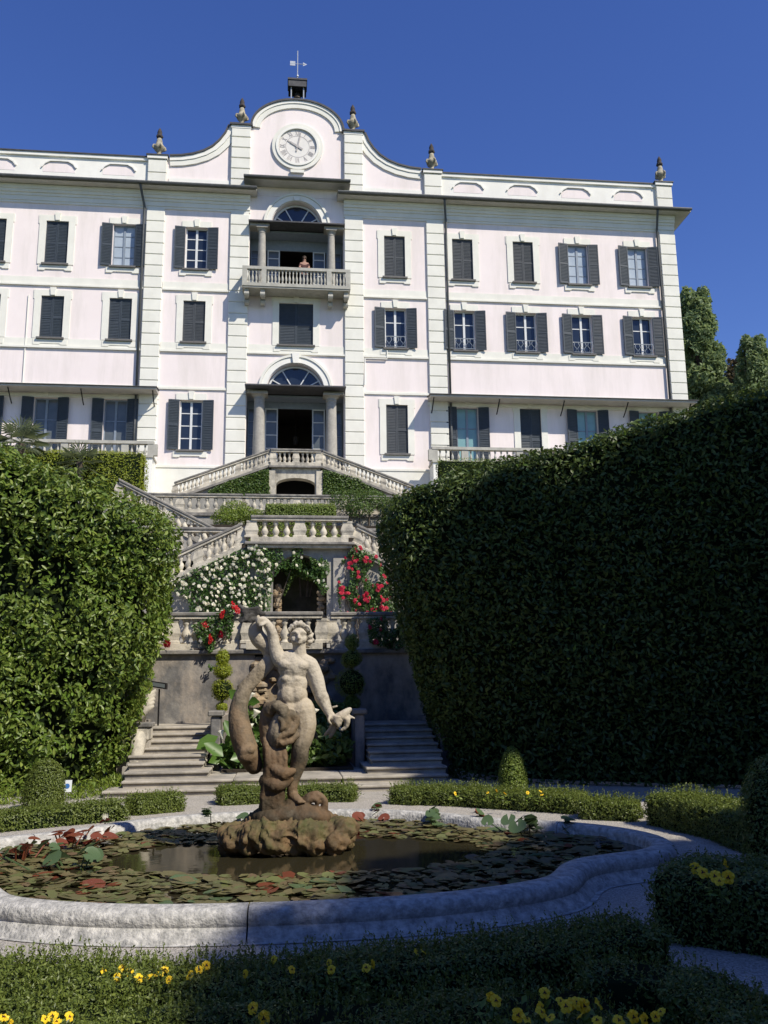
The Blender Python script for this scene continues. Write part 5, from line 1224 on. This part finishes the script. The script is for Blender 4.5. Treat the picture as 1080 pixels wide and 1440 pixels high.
# ================================================================== GROTTO PLANTING between the stairs
gp = thing('shade_plants', 'dense dark leafy plants filling the bed between the two stairs', 'plants', (GX, 18.0, .2))
P, N = blob_points([(GX+x, y, .45+z, .42, .5, .42) for x, y, z in ((-.7, 16.7, .0), (-.2, 16.6, .1), (.3, 16.6, .15), (.75, 16.7, .15), (.3, 17.2, .35), (.5, 18.2, .5), (-.5, 18.4, .4), (0, 18.6, .5), (.9, 18.0, .5))], 9000)
k = P[:, 2] > .22; leaf_obj('foliage', P[k], N[k], .15, 'ivy_leaf', gp, oval=True, aspect=.5, flat=.4)
tag(MB().box(GX-1.15, GX+1.15, 16.2, 19.35, .15, .26).build('planting_bed', 'soil'), kind='structure')
cal = thing('calla_lily', 'white calla lilies with broad bright leaves beside the statue', 'plant', (-.75, 16.6, .3))
P = []; 
for i in range(46): P.append((-.72+rng.normal(0, .24), 16.5+rng.normal(0, .2), .35+abs(rng.normal(0, .45))))
P = np.array(P); P[:, 2] = np.minimum(P[:, 2], 1.5)
leaf_obj('leaves', P, rng.normal(0, 1, P.shape)+np.array([0, -1.2, .6]), .36, 'calla_leaf', cal, oval=True, aspect=.55, flat=.6)
mb = MB()
for i in range(26):
    x, y = P[i][:2]; mb.tube([(-.72+(x+.72)*.4, y, .28), (x, y, P[i][2])], .012, 5)
mb.build('stalks', 'calla_leaf', cal)
fm = MB()
for t in range(7):
    a = 2*math.pi*t/7
pr = [(.012, 0), (.03, .06), (.05, .11), (.075, .15), (.05, .145)]; fm.lathe(pr, seg=9); CALLA = fm.mesh('flower', 'white_petal', smooth=True)
for i, (px_, py_) in enumerate(((350, 985), (357, 1010), (343, 1003), (313, 1040), (352, 1030), (330, 1058), (440, 1008), (460, 1060), (480, 1035))):
    q_ = aty(px_, py_, 16.3+.15*(i % 3)); o = put('flower', CALLA, cal, tuple(q_)); o.rotation_euler = (.4*(i % 2), .3-.2*(i % 3), i)
gc = thing('ground_cover', 'low green ground cover at the foot of the laurel hedge', 'plants', (-3.3, 15.0, 0))
P, N = blob_points([(-3.0, 15.0, .08, .35, .4, .2), (-3.5, 14.6, .08, .5, .3, .2), (-4.2, 14.2, .08, .5, .3, .18), (-2.75, 15.6, .1, .2, .4, .2)], 2600); k = P[:, 2] > .01
leaf_obj('foliage', P[k], N[k], .09, 'bush_leaf', gc, align=np.tile(np.array([[0, 0, .8]]), (k.sum(), 1)), aspect=.25, flat=.3)

# ================================================================== CLIMBING ROSES
def rosette(name, m, r=.05):
    mb = MB()
    for k in range(15):
        a = k*2.4; k = k*9/15; rr = r*(.25+.75*k/9); c, s__ = math.cos(a), math.sin(a)
        p0 = (c*rr*.2, s__*rr*.2, r*.35-.5*r*k/9); mb.add([p0, (c*rr-s__*rr*.8, s__*rr+c*rr*.8, r*(.55-.6*k/9)), (c*rr*1.15, s__*rr*1.15, r*(.30-.5*k/9)), (c*rr+s__*rr*.8, s__*rr-c*rr*.8, r*(.55-.6*k/9))], [(0, 1, 2, 3)])
    return mb.mesh(name, m)
def climber(name, label, pts_fn, n, size, m, flower_mesh, n_fl, base, depth=.22, fsc=(.8, 1.3), canes=6, ffn=None):
    root = thing(name, label, 'rose', base)
    P = pts_fn(n); N = np.tile(np.array([[0, -1.0, .3]]), (len(P), 1)); P[:, 1] += rng.uniform(-depth, .02, len(P))
    leaf_obj('foliage', P, N, size, m, root, flat=.4, aspect=.55, droop=.3)
    mb = MB()
    for k in range(canes):
        e = P[rng.integers(len(P))]; mb.tube([base, ((base[0]*.6+e[0]*.4)+rng.normal(0, .15), e[1]+.03, base[2]*.5+e[2]*.5), tuple(e)], [.018, .013, .006], 5)
    mb.build('canes', 'bark', root)
    Fp = (ffn or pts_fn)(n_fl*2)[:n_fl]; Fp[:, 1] -= depth+.04
    for q_ in Fp:
        o = put('blossom', flower_mesh, root, tuple(q_)); o.rotation_euler = (math.pi/2+rng.normal(0, .35), rng.normal(0, .3), rng.normal(0, 1.2)); s__ = rng.uniform(*fsc); o.scale = (s__, s__, s__)
    return root
def in_poly(n, poly, Y, f=1.6, th=-.25):
    """points on the plane at Y inside an outline measured in the photo, thinned by noise"""
    W = np.array([aty(x, y, Y)[[0, 2]] for x, y in poly]); lo, hi = W.min(0), W.max(0); out = []
    while len(out) < n:
        q_ = rng.uniform(lo, hi, (n*4, 2)); c = np.zeros(len(q_), bool); j = len(W)-1
        for i in range(len(W)):
            c ^= ((W[i, 1] > q_[:, 1]) != (W[j, 1] > q_[:, 1])) & (q_[:, 0] < (W[j, 0]-W[i, 0])*(q_[:, 1]-W[i, 1])/(W[j, 1]-W[i, 1]+1e-9)+W[i, 0]); j = i
        q_ = q_[c]; Q3 = np.stack([q_[:, 0], np.full(len(q_), Y), q_[:, 1]], 1); Q3 = Q3[nz(Q3, f) > th]; out += list(Q3)
    return np.array(out[:n])
WR = rosette('blossom', 'white_petal', .042); RR = rosette('blossom', 'red_petal', .053); CR = rosette('blossom', 'crimson_petal', .085)
wpoly = [(215, 870), (225, 830), (268, 805), (300, 790), (345, 772), (372, 768), (384, 790), (384, 822), (378, 868)]
climber('climbing_rose', 'large white climbing rose covering the wall beside the grotto', lambda k: in_poly(k, wpoly, NY-.05, 1.4, -.55), 5200, .085, 'rose_leaf', WR, 240, (-1.2, NY-.25, 2.5), .3, canes=14)
apoly = [(378, 774), (400, 768), (440, 776), (462, 790), (466, 820), (455, 840), (440, 815), (415, 800), (395, 800), (382, 820)]
climber('climbing_rose', 'white rose trailing over the arch of the dark niche', lambda k: in_poly(k, apoly, NY-.03, 2.0, -.1), 1000, .085, 'rose_leaf', WR, 14, (NX-.95, NY-.2, 2.5), .2, canes=1)
rpoly = [(480, 790), (500, 768), (530, 785), (548, 820), (560, 868), (520, 868), (480, 872), (474, 830)]
climber('climbing_rose', 'pink-red climbing rose on the pale wall beside the grotto', lambda k: in_poly(k, rpoly, NY-.05, 2.2, -.6), 3400, .085, 'rose_leaf', RR, 85, (NX+1.7, NY-.25, 2.5), .25, fsc=(.8, 1.25), canes=9, ffn=lambda k: in_poly(k, rpoly, NY-.05, 2.2, -.75))
cpoly = [(270, 880), (300, 866), (325, 850), (335, 870), (320, 905), (312, 935), (296, 945), (282, 905)]
climber('climbing_rose', 'crimson rose spilling over the lower balustrade', lambda k: in_poly(k, cpoly, WY-.08, 2.5, -.35), 1000, .075, 'rose_leaf', CR, 2, (-1.55, WY-.05, 2.48), .12, canes=5)
cr = [o for o in bpy.data.objects if o.get('label', '').startswith('crimson rose')][0]
for px_, py_ in ((328, 852), (334, 858), (289, 880), (310, 892), (235, 905)): o = put('blossom', CR, cr, tuple(aty(px_, py_, WY-.15))); o.rotation_euler = (1.4, .2, px_); o.scale = (1.15, 1.15, 1.15)
spoly = [(515, 872), (560, 862), (575, 900), (560, 915), (520, 905)]
climber('climbing_rose', 'straggling rose over the shaded end of the balustrade', lambda k: in_poly(k, spoly, WY-.08, 2.5, -.3), 900, .075, 'rose_leaf', RR, 4, (2.3, WY-.05, 2.48), .14, canes=4)

# ================================================================== IVY, BUSHES AND CLIPPED HEDGES BELOW THE HOUSE
def ivy(label, poly, Y, n, size, m='ivy_leaf', name='ivy', depth=.2, th=-.6, cat='ivy', base_z=None):
    P = in_poly(n, poly, Y, 1.2, th); P[:, 1] += rng.uniform(-depth, .02, n)
    root = thing(name, label, cat, (P[:, 0].mean(), Y, base_z if base_z is not None else P[:, 2].min()))
    leaf_obj('foliage', P, np.tile(np.array([[0, -1.0, .4]]), (n, 1)), size, m, root, flat=.45, aspect=.6)
    mb = MB()
    for k in range(5):
        e = P[rng.integers(n)]; mb.tube([(e[0]*.7+P[:, 0].mean()*.3, Y-.02, P[:, 2].min()), ((e[0]), Y-.03, e[2])], [.02, .008], 5)
    tag(mb.build('stems', 'bark', root), kind='stuff'); return root
ivy('ivy mat under villa stair flight nearer the golden hedge', [(275, 700), (320, 678), (378, 660), (380, 700)], DY+.03, 5200, .09)
ivy('ivy mat under villa stair flight nearer the dark hedge', [(454, 662), (500, 672), (545, 700), (454, 702)], DY+.03, 5200, .09)
ivy('ferns and ivy hanging inside the dark niche arch', [(396, 800), (425, 788), (452, 800), (456, 835), (440, 820), (415, 812), (400, 840)], NY+.75, 1500, .085, depth=.5, th=-.4)
def bush(label, blobs, n, size, m, base, name='bush'):
    root = thing(name, label, 'bush', base); P, N = blob_points(blobs, n); k = (P[:, 2] > base[2]+.02) & (nz(P, 1.6) > -.5)
    leaf_obj('foliage', P[k], N[k], size, m, root, flat=.45); mb = MB()
    for b_ in blobs: mb.tube([(base[0]*.3+b_[0]*.7, b_[1], base[2]-.02), (b_[0], b_[1], b_[2])], [.05, .02], 5)
    tag(mb.build('stems', 'bark', root), kind='stuff'); return root
def at_blob(px_, py_, Y, rx, rz, ry=.5): q_ = aty(px_, py_, Y); return (q_[0], Y, q_[2], rx, ry, rz)
bush('yellow-green bush spilling over the upper balustrade above white roses', [at_blob(330, 718, 32.3, .6, .40), at_blob(348, 726, 32, .6, .35), at_blob(318, 728, 31.8, .55, .35), at_blob(365, 728, 31.6, .5, .3)], 5200, .085, 'bush_leaf', (-2.0, 32.2, 7.05))
bush('dark green ivy bush spilling over the upper balustrade above red roses', [at_blob(490, 704, 32.3, .8, .42), at_blob(520, 704, 32.3, .7, .42), at_blob(505, 716, 32, .6, .3), at_blob(545, 712, 32.3, .5, .35)], 6200, .085, 'ivy_leaf', (2.9, 32.2, 7.05))
p0 = aty(375, 728, 31.2); p1 = aty(470, 728, 31.2)
low_hedge('clipped flat-topped hedge before the middle of upper balustrade', [(p0[0], 31.2), (p1[0], 31.2)], .7, aty(420, 711, 31.2)[2]-7.05, 16000, .06, None, name='clipped_hedge', z0=7.05, m='topiary_leaf')
# planting under the niche balcony behind the balusters
bush('green shrubs seen between the balusters above the niche', [(NX+x, 25.9, 5.95, .5, .3, .45) for x in (-1.0, -.5, 0, .5, 1.0)], 3000, .08, 'bush_leaf', (NX, 25.9, 5.5))
p0 = aty(90, 690, 35.2); p1 = aty(218, 690, 35.2)
low_hedge('golden-green clipped hedge beside the fan palms below the house', [(p0[0]-1.4, 35.2), (p1[0]-.45, 35.2)], 1.3, aty(150, 640, 35.2)[2]-8.1, 24000, .075, None, name='golden_hedge', z0=8.12, m='golden_leaf', amp=.08)
p0 = aty(604, 668, 35.6); p1 = aty(700, 668, 35.6)
low_hedge('rounded green hedge below the house terrace behind the dark hedge', [(p0[0]+.35, 35.6), (p1[0]+6, 35.6)], 1.1, aty(640, 650, 35.6)[2]-8.1, 20000, .075, None, name='clipped_hedge', z0=8.12, m='bush_leaf', amp=.08)

# palms on the left
def palm(label, c, h, nfr, fl, m='palm_leaf'):
    root = thing('fan_palm', label, 'palm', c); mb = MB(); top = np.array([c[0], c[1], c[2]+h])
    mb.tube([c, (c[0]+.05, c[1], c[2]+h*.5), tuple(top)], [.16, .14, .12], 8); mb.build('trunk', 'bark', root)
    for k in range(nfr):
        a = 2.4*k; el = R(75-130*k/nfr); dr = np.array([math.cos(a)*math.cos(el), math.sin(a)*math.cos(el), math.sin(el)]); ctr = top+dr*fl*.5
        mb = MB(); mb.tube([tuple(top), tuple(ctr)], .012, 4)
        u = np.cross(dr, [0, 0, 1.0]); u = u/(np.linalg.norm(u)+1e-6); v_ = np.cross(u, dr)
        for j in range(13):
            b_ = R(-95+190*j/12); q_ = dr*math.cos(b_)+u*math.sin(b_); L_ = fl*(.62+.12*math.cos(b_)); tip = ctr+q_*L_+np.array([0, 0, -.14*L_]); md = ctr+q_*L_*.55; wv = np.cross(q_, v_)*.022
            mb.add([tuple(ctr), tuple(md+wv), tuple(tip), tuple(md-wv)], [(0, 1, 2), (0, 2, 3)])
        mb.build('frond', m, root)
q_ = aty(30, 622, 34.5); palm('small fan palm with greyish fronds at the end of the golden hedge', (q_[0], 34.5, 8.12), q_[2]-8.12, 22, 1.0)
q_ = aty(112, 650, 34.3); palm('low fan palm before the golden hedge', (q_[0], 34.3, 8.12), q_[2]-8.12, 16, .8)
q_ = aty(-60, 640, 34.6); palm('fan palm half out of view by the house terrace', (q_[0], 34.6, 8.12), q_[2]-8.12, 16, 1.0)

# ================================================================== TREES
def far_tree(name, label, px_, Y, ytop, ybot, wpx, n, size, m, nb=9, droop=True):
    c = aty(px_, ybot, Y); top = aty(px_, ytop, Y); W = wpx/FPX*Y*1.03; H = top[2]-c[2]; zb = 11.0; bl = []
    for k in range(nb):
        t = (k+.5)/nb; wd = W*(.5 if droop else .5)*(1.05-.75*t)**.7
        for j in range(3):
            a = 2.4*(k*3+j); bl.append((c[0]+wd*.62*math.cos(a), Y+wd*.6*math.sin(a), c[2]+H*t*.93, wd*.55, wd*.55, H/nb*.95))
    return tree(name, label, (c[0], Y, zb), c[2]+H*.75-zb, .35, bl, n, size, m, clump=.55, hole=-.35)
far_tree('cypress_tree', 'tall soft green tree rising behind the villa corner', 990, 62, 402, 590, 90, 26000, .42, 'cedar_leaf')
far_tree('cypress_tree', 'feathery dark tree beside the tall one behind the hedge', 1068, 58, 470, 590, 75, 15000, .36, 'cedar_leaf')
far_tree('russet_tree', 'olive-brown tree low behind the hedge beside the villa', 1045, 66, 505, 600, 70, 8000, .4, 'russet_leaf', 6)
far_tree('cypress_tree', 'dark tree behind the hedge further from the villa', 1150, 60, 450, 600, 110, 12000, .45, 'tree_leaf')
# shade trees right of the garden: they throw the shade over the dark hedge, the right stair and the near pool
tree('shade_tree', 'broad leafy tree beside the dark hedge shading it', (13.2, 7.6, 0), 9.5, .38, [(13, 4.4, 17.9, 1.0, .95, 1.5), (13, 5.6, 15.7, 2.2, 1.0, 1.5), (13, 4.9, 13.4, 2.0, .9, 1.6), (13, 6.2, 11.4, 2.2, 1.4, 1.8), (13, 8.6, 9, 2.2, 1.6, 1.8), (13, 6.5, 7.5, 2.2, 1.8, 2.0)], 52000, .30, 'tree_leaf', 'garden shade trees', hole=-2)
tree('shade_tree', 'tall spreading tree behind the path shading the near pool', (13.2, -5.6, 0), 11.0, .5, [(13, -8.5, 17.6, 1.4, 2.6, 2.3), (13, -5.4, 15.9, 1.4, 2.4, 2.5), (13, -2.55, 13.8, 1.3, 2.2, 2.2), (13, -6.2, 12.2, 1.6, 2.8, 2.6), (13, -10.2, 13.5, 1.5, 2.2, 2.8), (13, -3.2, 10.2, 1.4, 2.1, 2.2), (13.2, -9, 10, 1.5, 2.6, 2.4)], 60000, .30, 'tree_leaf', 'garden shade trees', hole=-2)

# ================================================================== WATER LILIES
def pad_arrays(c, r, tilt, az, seg=9, cup=.12):
    a = np.linspace(.25, 2*math.pi-.25, seg)+az; V = [(0, 0, 0)]+[(r*math.cos(t)*(1+.06*math.sin(3*t)), r*math.sin(t), r*cup*(.55+.45*math.sin(2*t+az*3))) for i, t in enumerate(a)]
    V = np.array(V); ct, st = math.cos(tilt), math.sin(tilt); V = np.stack([V[:, 0], V[:, 1]*ct-V[:, 2]*st, V[:, 1]*st+V[:, 2]*ct], 1)
    b_ = az*1.7; V = np.stack([V[:, 0]*math.cos(b_)-V[:, 1]*math.sin(b_), V[:, 0]*math.sin(b_)+V[:, 1]*math.cos(b_), V[:, 2]], 1)+np.array(c)
    return V, [(0, i+1, i+2) for i in range(seg-1)]
def clear_water(x, y):                                   # open water round the rocks
    return ((x-.15)/1.75)**2+((y-8.75)/.95)**2 < 1
PADM = []
for i in range(6):
    for m_ in ('pad_mix', 'lily_green', 'lily_red'):
        V, F_ = pad_arrays((0, 0, 0), .095, 0, i*1.1, cup=.05+.03*i); mb = MB(); mb.add(V, F_); PADM.append(mb.mesh('lily_pad', m_))
cnt = 0; tries = 0
while cnt < 230 and tries < 20000:
    tries += 1; x = random.uniform(-3.2, 3.3); y = random.uniform(6.5, 10.9)
    if not inside(x, y, .16) or clear_water(x, y): continue
    k = random.randrange(6)*3+(0 if random.random() < .74 else random.choice((1, 2)))
    o = put('lily_pad', PADM[k], None, (x, y, .106+.012*random.random()), random.uniform(0, 6.3), (random.uniform(.55, 1.35),)*3)
    o.rotation_euler = (random.gauss(0, .08), random.gauss(0, .08), random.uniform(0, 6.3))
    kc = k % 3; tag(o, ('olive-brown lily pad floating flat on the pool water', 'grey-green lily pad floating flat on the pool water', 'reddish lily pad floating flat on the pool water')[kc], 'lily pad', ('olive-brown floating lily pads', 'grey-green floating lily pads', 'reddish floating lily pads')[kc]); cnt += 1
Va, Fa, off = [], [], 0; tries = 0; cnt = 0
while cnt < 2600 and tries < 60000:
    tries += 1; x = random.uniform(-3.2, 3.3); y = random.uniform(6.5, 10.9)
    if not inside(x, y, .05) or clear_water(x, y): continue
    V, F_ = pad_arrays((x, y, .104+.014*random.random()), random.uniform(.02, .075), random.gauss(0, .15), random.uniform(0, 6.3), seg=8, cup=.10); Va.append(V); Fa += [(a+off, b_+off, c+off) for a, b_, c in F_]; off += len(V); cnt += 1
Va = np.concatenate(Va); o = bpy.data.objects.new('floating_leaves', tri_mesh('floating_leaves', Va, np.array(Fa), 'pad_mix', (0, 8.7, .1)))
link(o, None, (0, 8.7, .1)); tag(o, 'small dead leaves and duckweed covering the pool water', 'leaves', kind='stuff')
def lily(label, px_, py_, nleaf, m, spread, size, flower=False):
    c = atz(px_, py_, .1); root = thing('water_lily', label, 'water lily', (c[0], c[1], .08))
    for k in range(int(nleaf*1.25)):
        x, y = c[0]+random.gauss(0, spread), c[1]+random.gauss(0, spread*.7)
        if not inside(x, y, .12): x, y = c[0], c[1]
        h = random.uniform(.03, .16); r_ = size*random.uniform(.45, .8); V, F_ = pad_arrays((x, y, .1+h), r_, random.uniform(-.85, -.1), random.uniform(0, 6.3), seg=11, cup=.25)
        mb = MB(); mb.add(V, F_); mb.build('leaf', m if random.random() < .75 else 'lily_green', root, smooth=True)
        MB().tube([(c[0]*.5+x*.5, c[1]*.5+y*.5, .07), (x, y, .1+h)], .008, 4).build('stalk', m, root)
    if flower:
        mb = MB()
        for k in range(10): a = k*.63; mb.add([(c[0], c[1], .2), (c[0]+.03*math.cos(a-.3), c[1]+.03*math.sin(a-.3), .25), (c[0]+.035*math.cos(a), c[1]+.035*math.sin(a), .31), (c[0]+.03*math.cos(a+.3), c[1]+.03*math.sin(a+.3), .25)], [(0, 1, 2, 3)])
        mb.build('bloom', 'white_petal', root)
lily('red-leaved water lily clump at the pool edge below the cone topiary', 95, 1190, 13, 'lily_red', .26, .11)
lily('dark red water lily leaves standing up beside the red clump', 25, 1212, 11, 'lily_red', .2, .12)
lily('water lily with one pale pink bloom', 147, 1172, 5, 'lily_red', .14, .08, True)
lily('green water lily pads behind the statue rocks', 290, 1158, 8, 'lily_green', .25, .10)
lily('broad grey-green lily pads below the red clump', 105, 1222, 5, 'lily_green', .22, .14)
lily('mixed red and green lily clump just beside the statue rocks', 530, 1152, 12, 'lily_red', .25, .10)
lily('upright green lily leaves near the far rim', 610, 1158, 12, 'lily_green', .24, .11)
lily('red-stalked lily clump near the rim below the cone topiary hedge', 675, 1162, 11, 'lily_red', .2, .11)
lily('large pale green lily leaves in the shaded end of the pool', 745, 1172, 11, 'lily_green', .22, .13)
lily('dim lily leaves by the shaded lobe of the rim', 800, 1172, 7, 'lily_green', .2, .11)

# ================================================================== PANSIES
mb = MB()
for k, (a, rr, zz) in enumerate(((90, 1.0, .004), (35, .95, .002), (145, .95, .002), (-55, .9, .006), (235, .9, .006))):
    c = np.array([math.cos(R(a)), math.sin(R(a))])*.020*rr; V = [(c[0], c[1], zz+.004)]
    for t in range(8): b_ = 2*math.pi*t/8; V.append((c[0]+.021*math.cos(b_), c[1]+.021*math.sin(b_), zz+.006*math.sin(3*b_+k)))
    mb.add(V, [(0, t+1, (t+1) % 8+1) for t in range(8)], 0)
mb.add([(0, 0, .014)]+[(.009*math.cos(t)*(1+.6*math.cos(3*t+1.6)), .009*math.sin(t)*(1+.6*math.cos(3*t+1.6)), .013) for t in np.linspace(0, 2*math.pi, 12, endpoint=False)], [(0, t+1, (t+1) % 12+1) for t in range(12)], 1)
PANSY = mb.mesh('flower', ['yellow_petal', 'pansy_eye'])
def pansy(label, spots, zz, sc=.56):
    c = np.mean([atz(x, y, zz) for x, y in spots], 0); root = thing('pansy', label, 'pansy', (c[0], c[1], 0), 'yellow pansies among the box hedges')
    st = MB(); Pl = []
    for x, y in spots:
        q_ = atz(x, y, zz); o = put('flower', PANSY, root, (q_[0], q_[1], zz)); s__ = sc*random.uniform(.8, 1.2); o.scale = (s__,)*3
        o.rotation_euler = (R(58)+random.gauss(0, .35), random.gauss(0, .2), random.gauss(0, .8)); st.tube([(q_[0]+random.gauss(0, .02), q_[1]+.03, zz-.14), (q_[0], q_[1]+.008, zz)], .003, 4)
        for t in range(9): Pl.append((q_[0]+random.gauss(0, .05), q_[1]+.02+random.gauss(0, .04), zz-.03-.08*random.random()))
    tag(st.build('stems', 'box_leaf', root), kind='stuff'); Pl = np.array(Pl); leaf_obj('leaves', Pl, np.tile([[0, -.4, 1.0]], (len(Pl), 1)), .05, 'bush_leaf', root)
def cl(cx, cy, k, sx, sy): return [(cx+random.gauss(0, sx), cy+random.gauss(0, sy)) for _ in range(k)]
pansy('bright row of yellow pansies in the sun below the pool rim', [(145, 1366), (172, 1362), (182, 1368), (165, 1374), (195, 1376), (208, 1375), (216, 1372), (232, 1364), (238, 1378), (225, 1370)], .26)
pansy('few yellow pansies at the edge of the tree shade', [(280, 1364), (290, 1358), (268, 1372)], .26)
pansy('yellow pansies in shade below the pool rim', [(385, 1350), (410, 1364), (345, 1370)], .27)
pansy('pair of shaded pansies below the dark rim', [(463, 1354), (466, 1364), (515, 1362), (525, 1356), (595, 1339), (585, 1340)], .30)
pansy('yellow pansies at the very front in the sun', [(5, 1432), (15, 1440), (62, 1434), (74, 1430), (80, 1438), (97, 1430)], .30)
pansy('two shaded pansies with dark faces', [(356, 1418), (372, 1432)], .27, .66)
pansy('large cluster of dark-faced yellow pansies in the shade', cl(800, 1418, 12, 26, 11)+[(728, 1428), (740, 1434), (760, 1418), (690, 1402), (697, 1408), (870, 1436), (890, 1430), (905, 1434), (922, 1430), (930, 1424), (840, 1436)], .33, .66)
pansy('pansy group in the dark hedge beside the path', [(978, 1222), (988, 1228), (1006, 1233), (1020, 1216), (1024, 1234), (1012, 1240)], .44, .9)
pansy('tiny pansies in the sunny box hedge by the cone topiary', [(686, 1115), (698, 1112), (710, 1116), (742, 1115), (760, 1113), (762, 1118), (640, 1116)], .27, .6)

# ================================================================== SMALL SIGN, PERSON
q_ = atz(93, 1124, .12); sg = thing('plant_sign', 'small pale blue plant sign on a stake', 'sign', (q_[0], q_[1], 0))
MB().tube([(q_[0]-.03, q_[1]+.012, 0), (q_[0]-.03, q_[1]+.012, .38)], .008, 5).build('stake', 'zinc', sg)
MB().hexa([(q_[0]-.055, q_[1]-.006, .22), (q_[0]+.065, q_[1]-.006, .22), (q_[0]+.065, q_[1]+.004, .22), (q_[0]-.055, q_[1]+.004, .22)], [(q_[0]-.055, q_[1]+.014, .38), (q_[0]+.065, q_[1]+.014, .38), (q_[0]+.065, q_[1]+.024, .38), (q_[0]-.055, q_[1]+.024, .38)]).build('plate', 'sign_white', sg)
mb = MB(); mb.add([(q_[0]+.005+.035*math.cos(t), q_[1]+.0005+.012*math.sin(t)*.35, .30+.035*math.sin(t)) for t in np.linspace(0, 6.28, 14, endpoint=False)], [tuple(range(14))]); mb.build('emblem', 'sign_blue', sg)

pp = aty(428, 362, YF+.35); pt = thing('person', 'person with dark hair looking over the balcony rail in a reddish top', 'person', (pp[0], YF+.35, 21.32))
sc = (pp[2]-21.32)/1.68; X_, Y_, Z_ = pp[0], YF+.35, 21.32
def skin(name, verts, edges, rad, m, parent):
    me = bpy.data.meshes.new(name); me.from_pydata([(v[0]*sc, v[1]*sc, v[2]*sc) for v in verts], edges, []); me.materials.append(MATS[m])
    o = bpy.data.objects.new(name, me); link(o, parent, (X_, Y_, Z_)); mo = o.modifiers.new('skin', 'SKIN'); o.modifiers.new('sub', 'SUBSURF').levels = 2; o.modifiers['sub'].render_levels = 2
    for i, r_ in enumerate(rad): me.skin_vertices[0].data[i].radius = (r_*sc, r_*sc)
    me.skin_vertices[0].data[0].use_root = True; return o
vb = [(0, 0, .92), (0, 0, 1.10), (0, -.02, 1.32), (0, -.02, 1.44), (0, -.03, 1.52), (0, -.04, 1.60), (.09, 0, .86), (.10, 0, .48), (.10, 0, .06), (.10, -.12, .03), (-.09, 0, .86), (-.10, 0, .48), (-.10, 0, .06), (-.10, -.12, .03), (.15, -.02, 1.38), (.20, -.08, 1.16), (.13, -.28, 1.06), (-.15, -.02, 1.38), (-.20, -.08, 1.16), (-.13, -.28, 1.06)]
eb = [(0, 1), (1, 2), (2, 3), (3, 4), (4, 5), (0, 6), (6, 7), (7, 8), (8, 9), (0, 10), (10, 11), (11, 12), (12, 13), (2, 14), (14, 15), (15, 16), (2, 17), (17, 18), (18, 19)]
skin('body', vb, eb, [.12, .11, .12, .06, .05, .095, .09, .065, .045, .035, .10, .065, .045, .035, .06, .045, .03, .06, .045, .03], 'skin', pt)
skin('shirt', [(0, 0, .90), (0, 0, 1.10), (0, -.02, 1.32), (.15, -.02, 1.37), (.20, -.07, 1.22), (-.15, -.02, 1.37), (-.20, -.07, 1.22)], [(0, 1), (1, 2), (2, 3), (3, 4), (2, 5), (5, 6)], [.135, .125, .135, .06, .055, .06, .055], 'shirt', pt)
skin('trousers', [(0, 0, .95), (.09, 0, .84), (.10, 0, .48), (.10, 0, .10), (-.09, 0, .84), (-.10, 0, .48), (-.10, 0, .10)], [(0, 1), (1, 2), (2, 3), (0, 4), (4, 5), (5, 6)], [.155, .12, .085, .07, .12, .085, .07], 'trouser', pt)
hb = MB(); hb.ball((X_, Y_-.015*sc, Z_+1.635*sc), (.105*sc, .115*sc, .105*sc), 12, 8); hb.ball((X_, Y_+.05*sc, Z_+1.54*sc), (.10*sc, .08*sc, .14*sc), 12, 8); hb.build('hair', 'hair', pt, smooth=True)
fb = MB(); fb.ball((X_, Y_-.13*sc, Z_+1.58*sc), (.014*sc, .02*sc, .025*sc), 6, 5); fb.ball((X_+.03*sc, Y_-.12*sc, Z_+1.605*sc), .01*sc, 6, 5); fb.ball((X_-.03*sc, Y_-.12*sc, Z_+1.605*sc), .01*sc, 6, 5); fb.build('face', 'skin', pt)
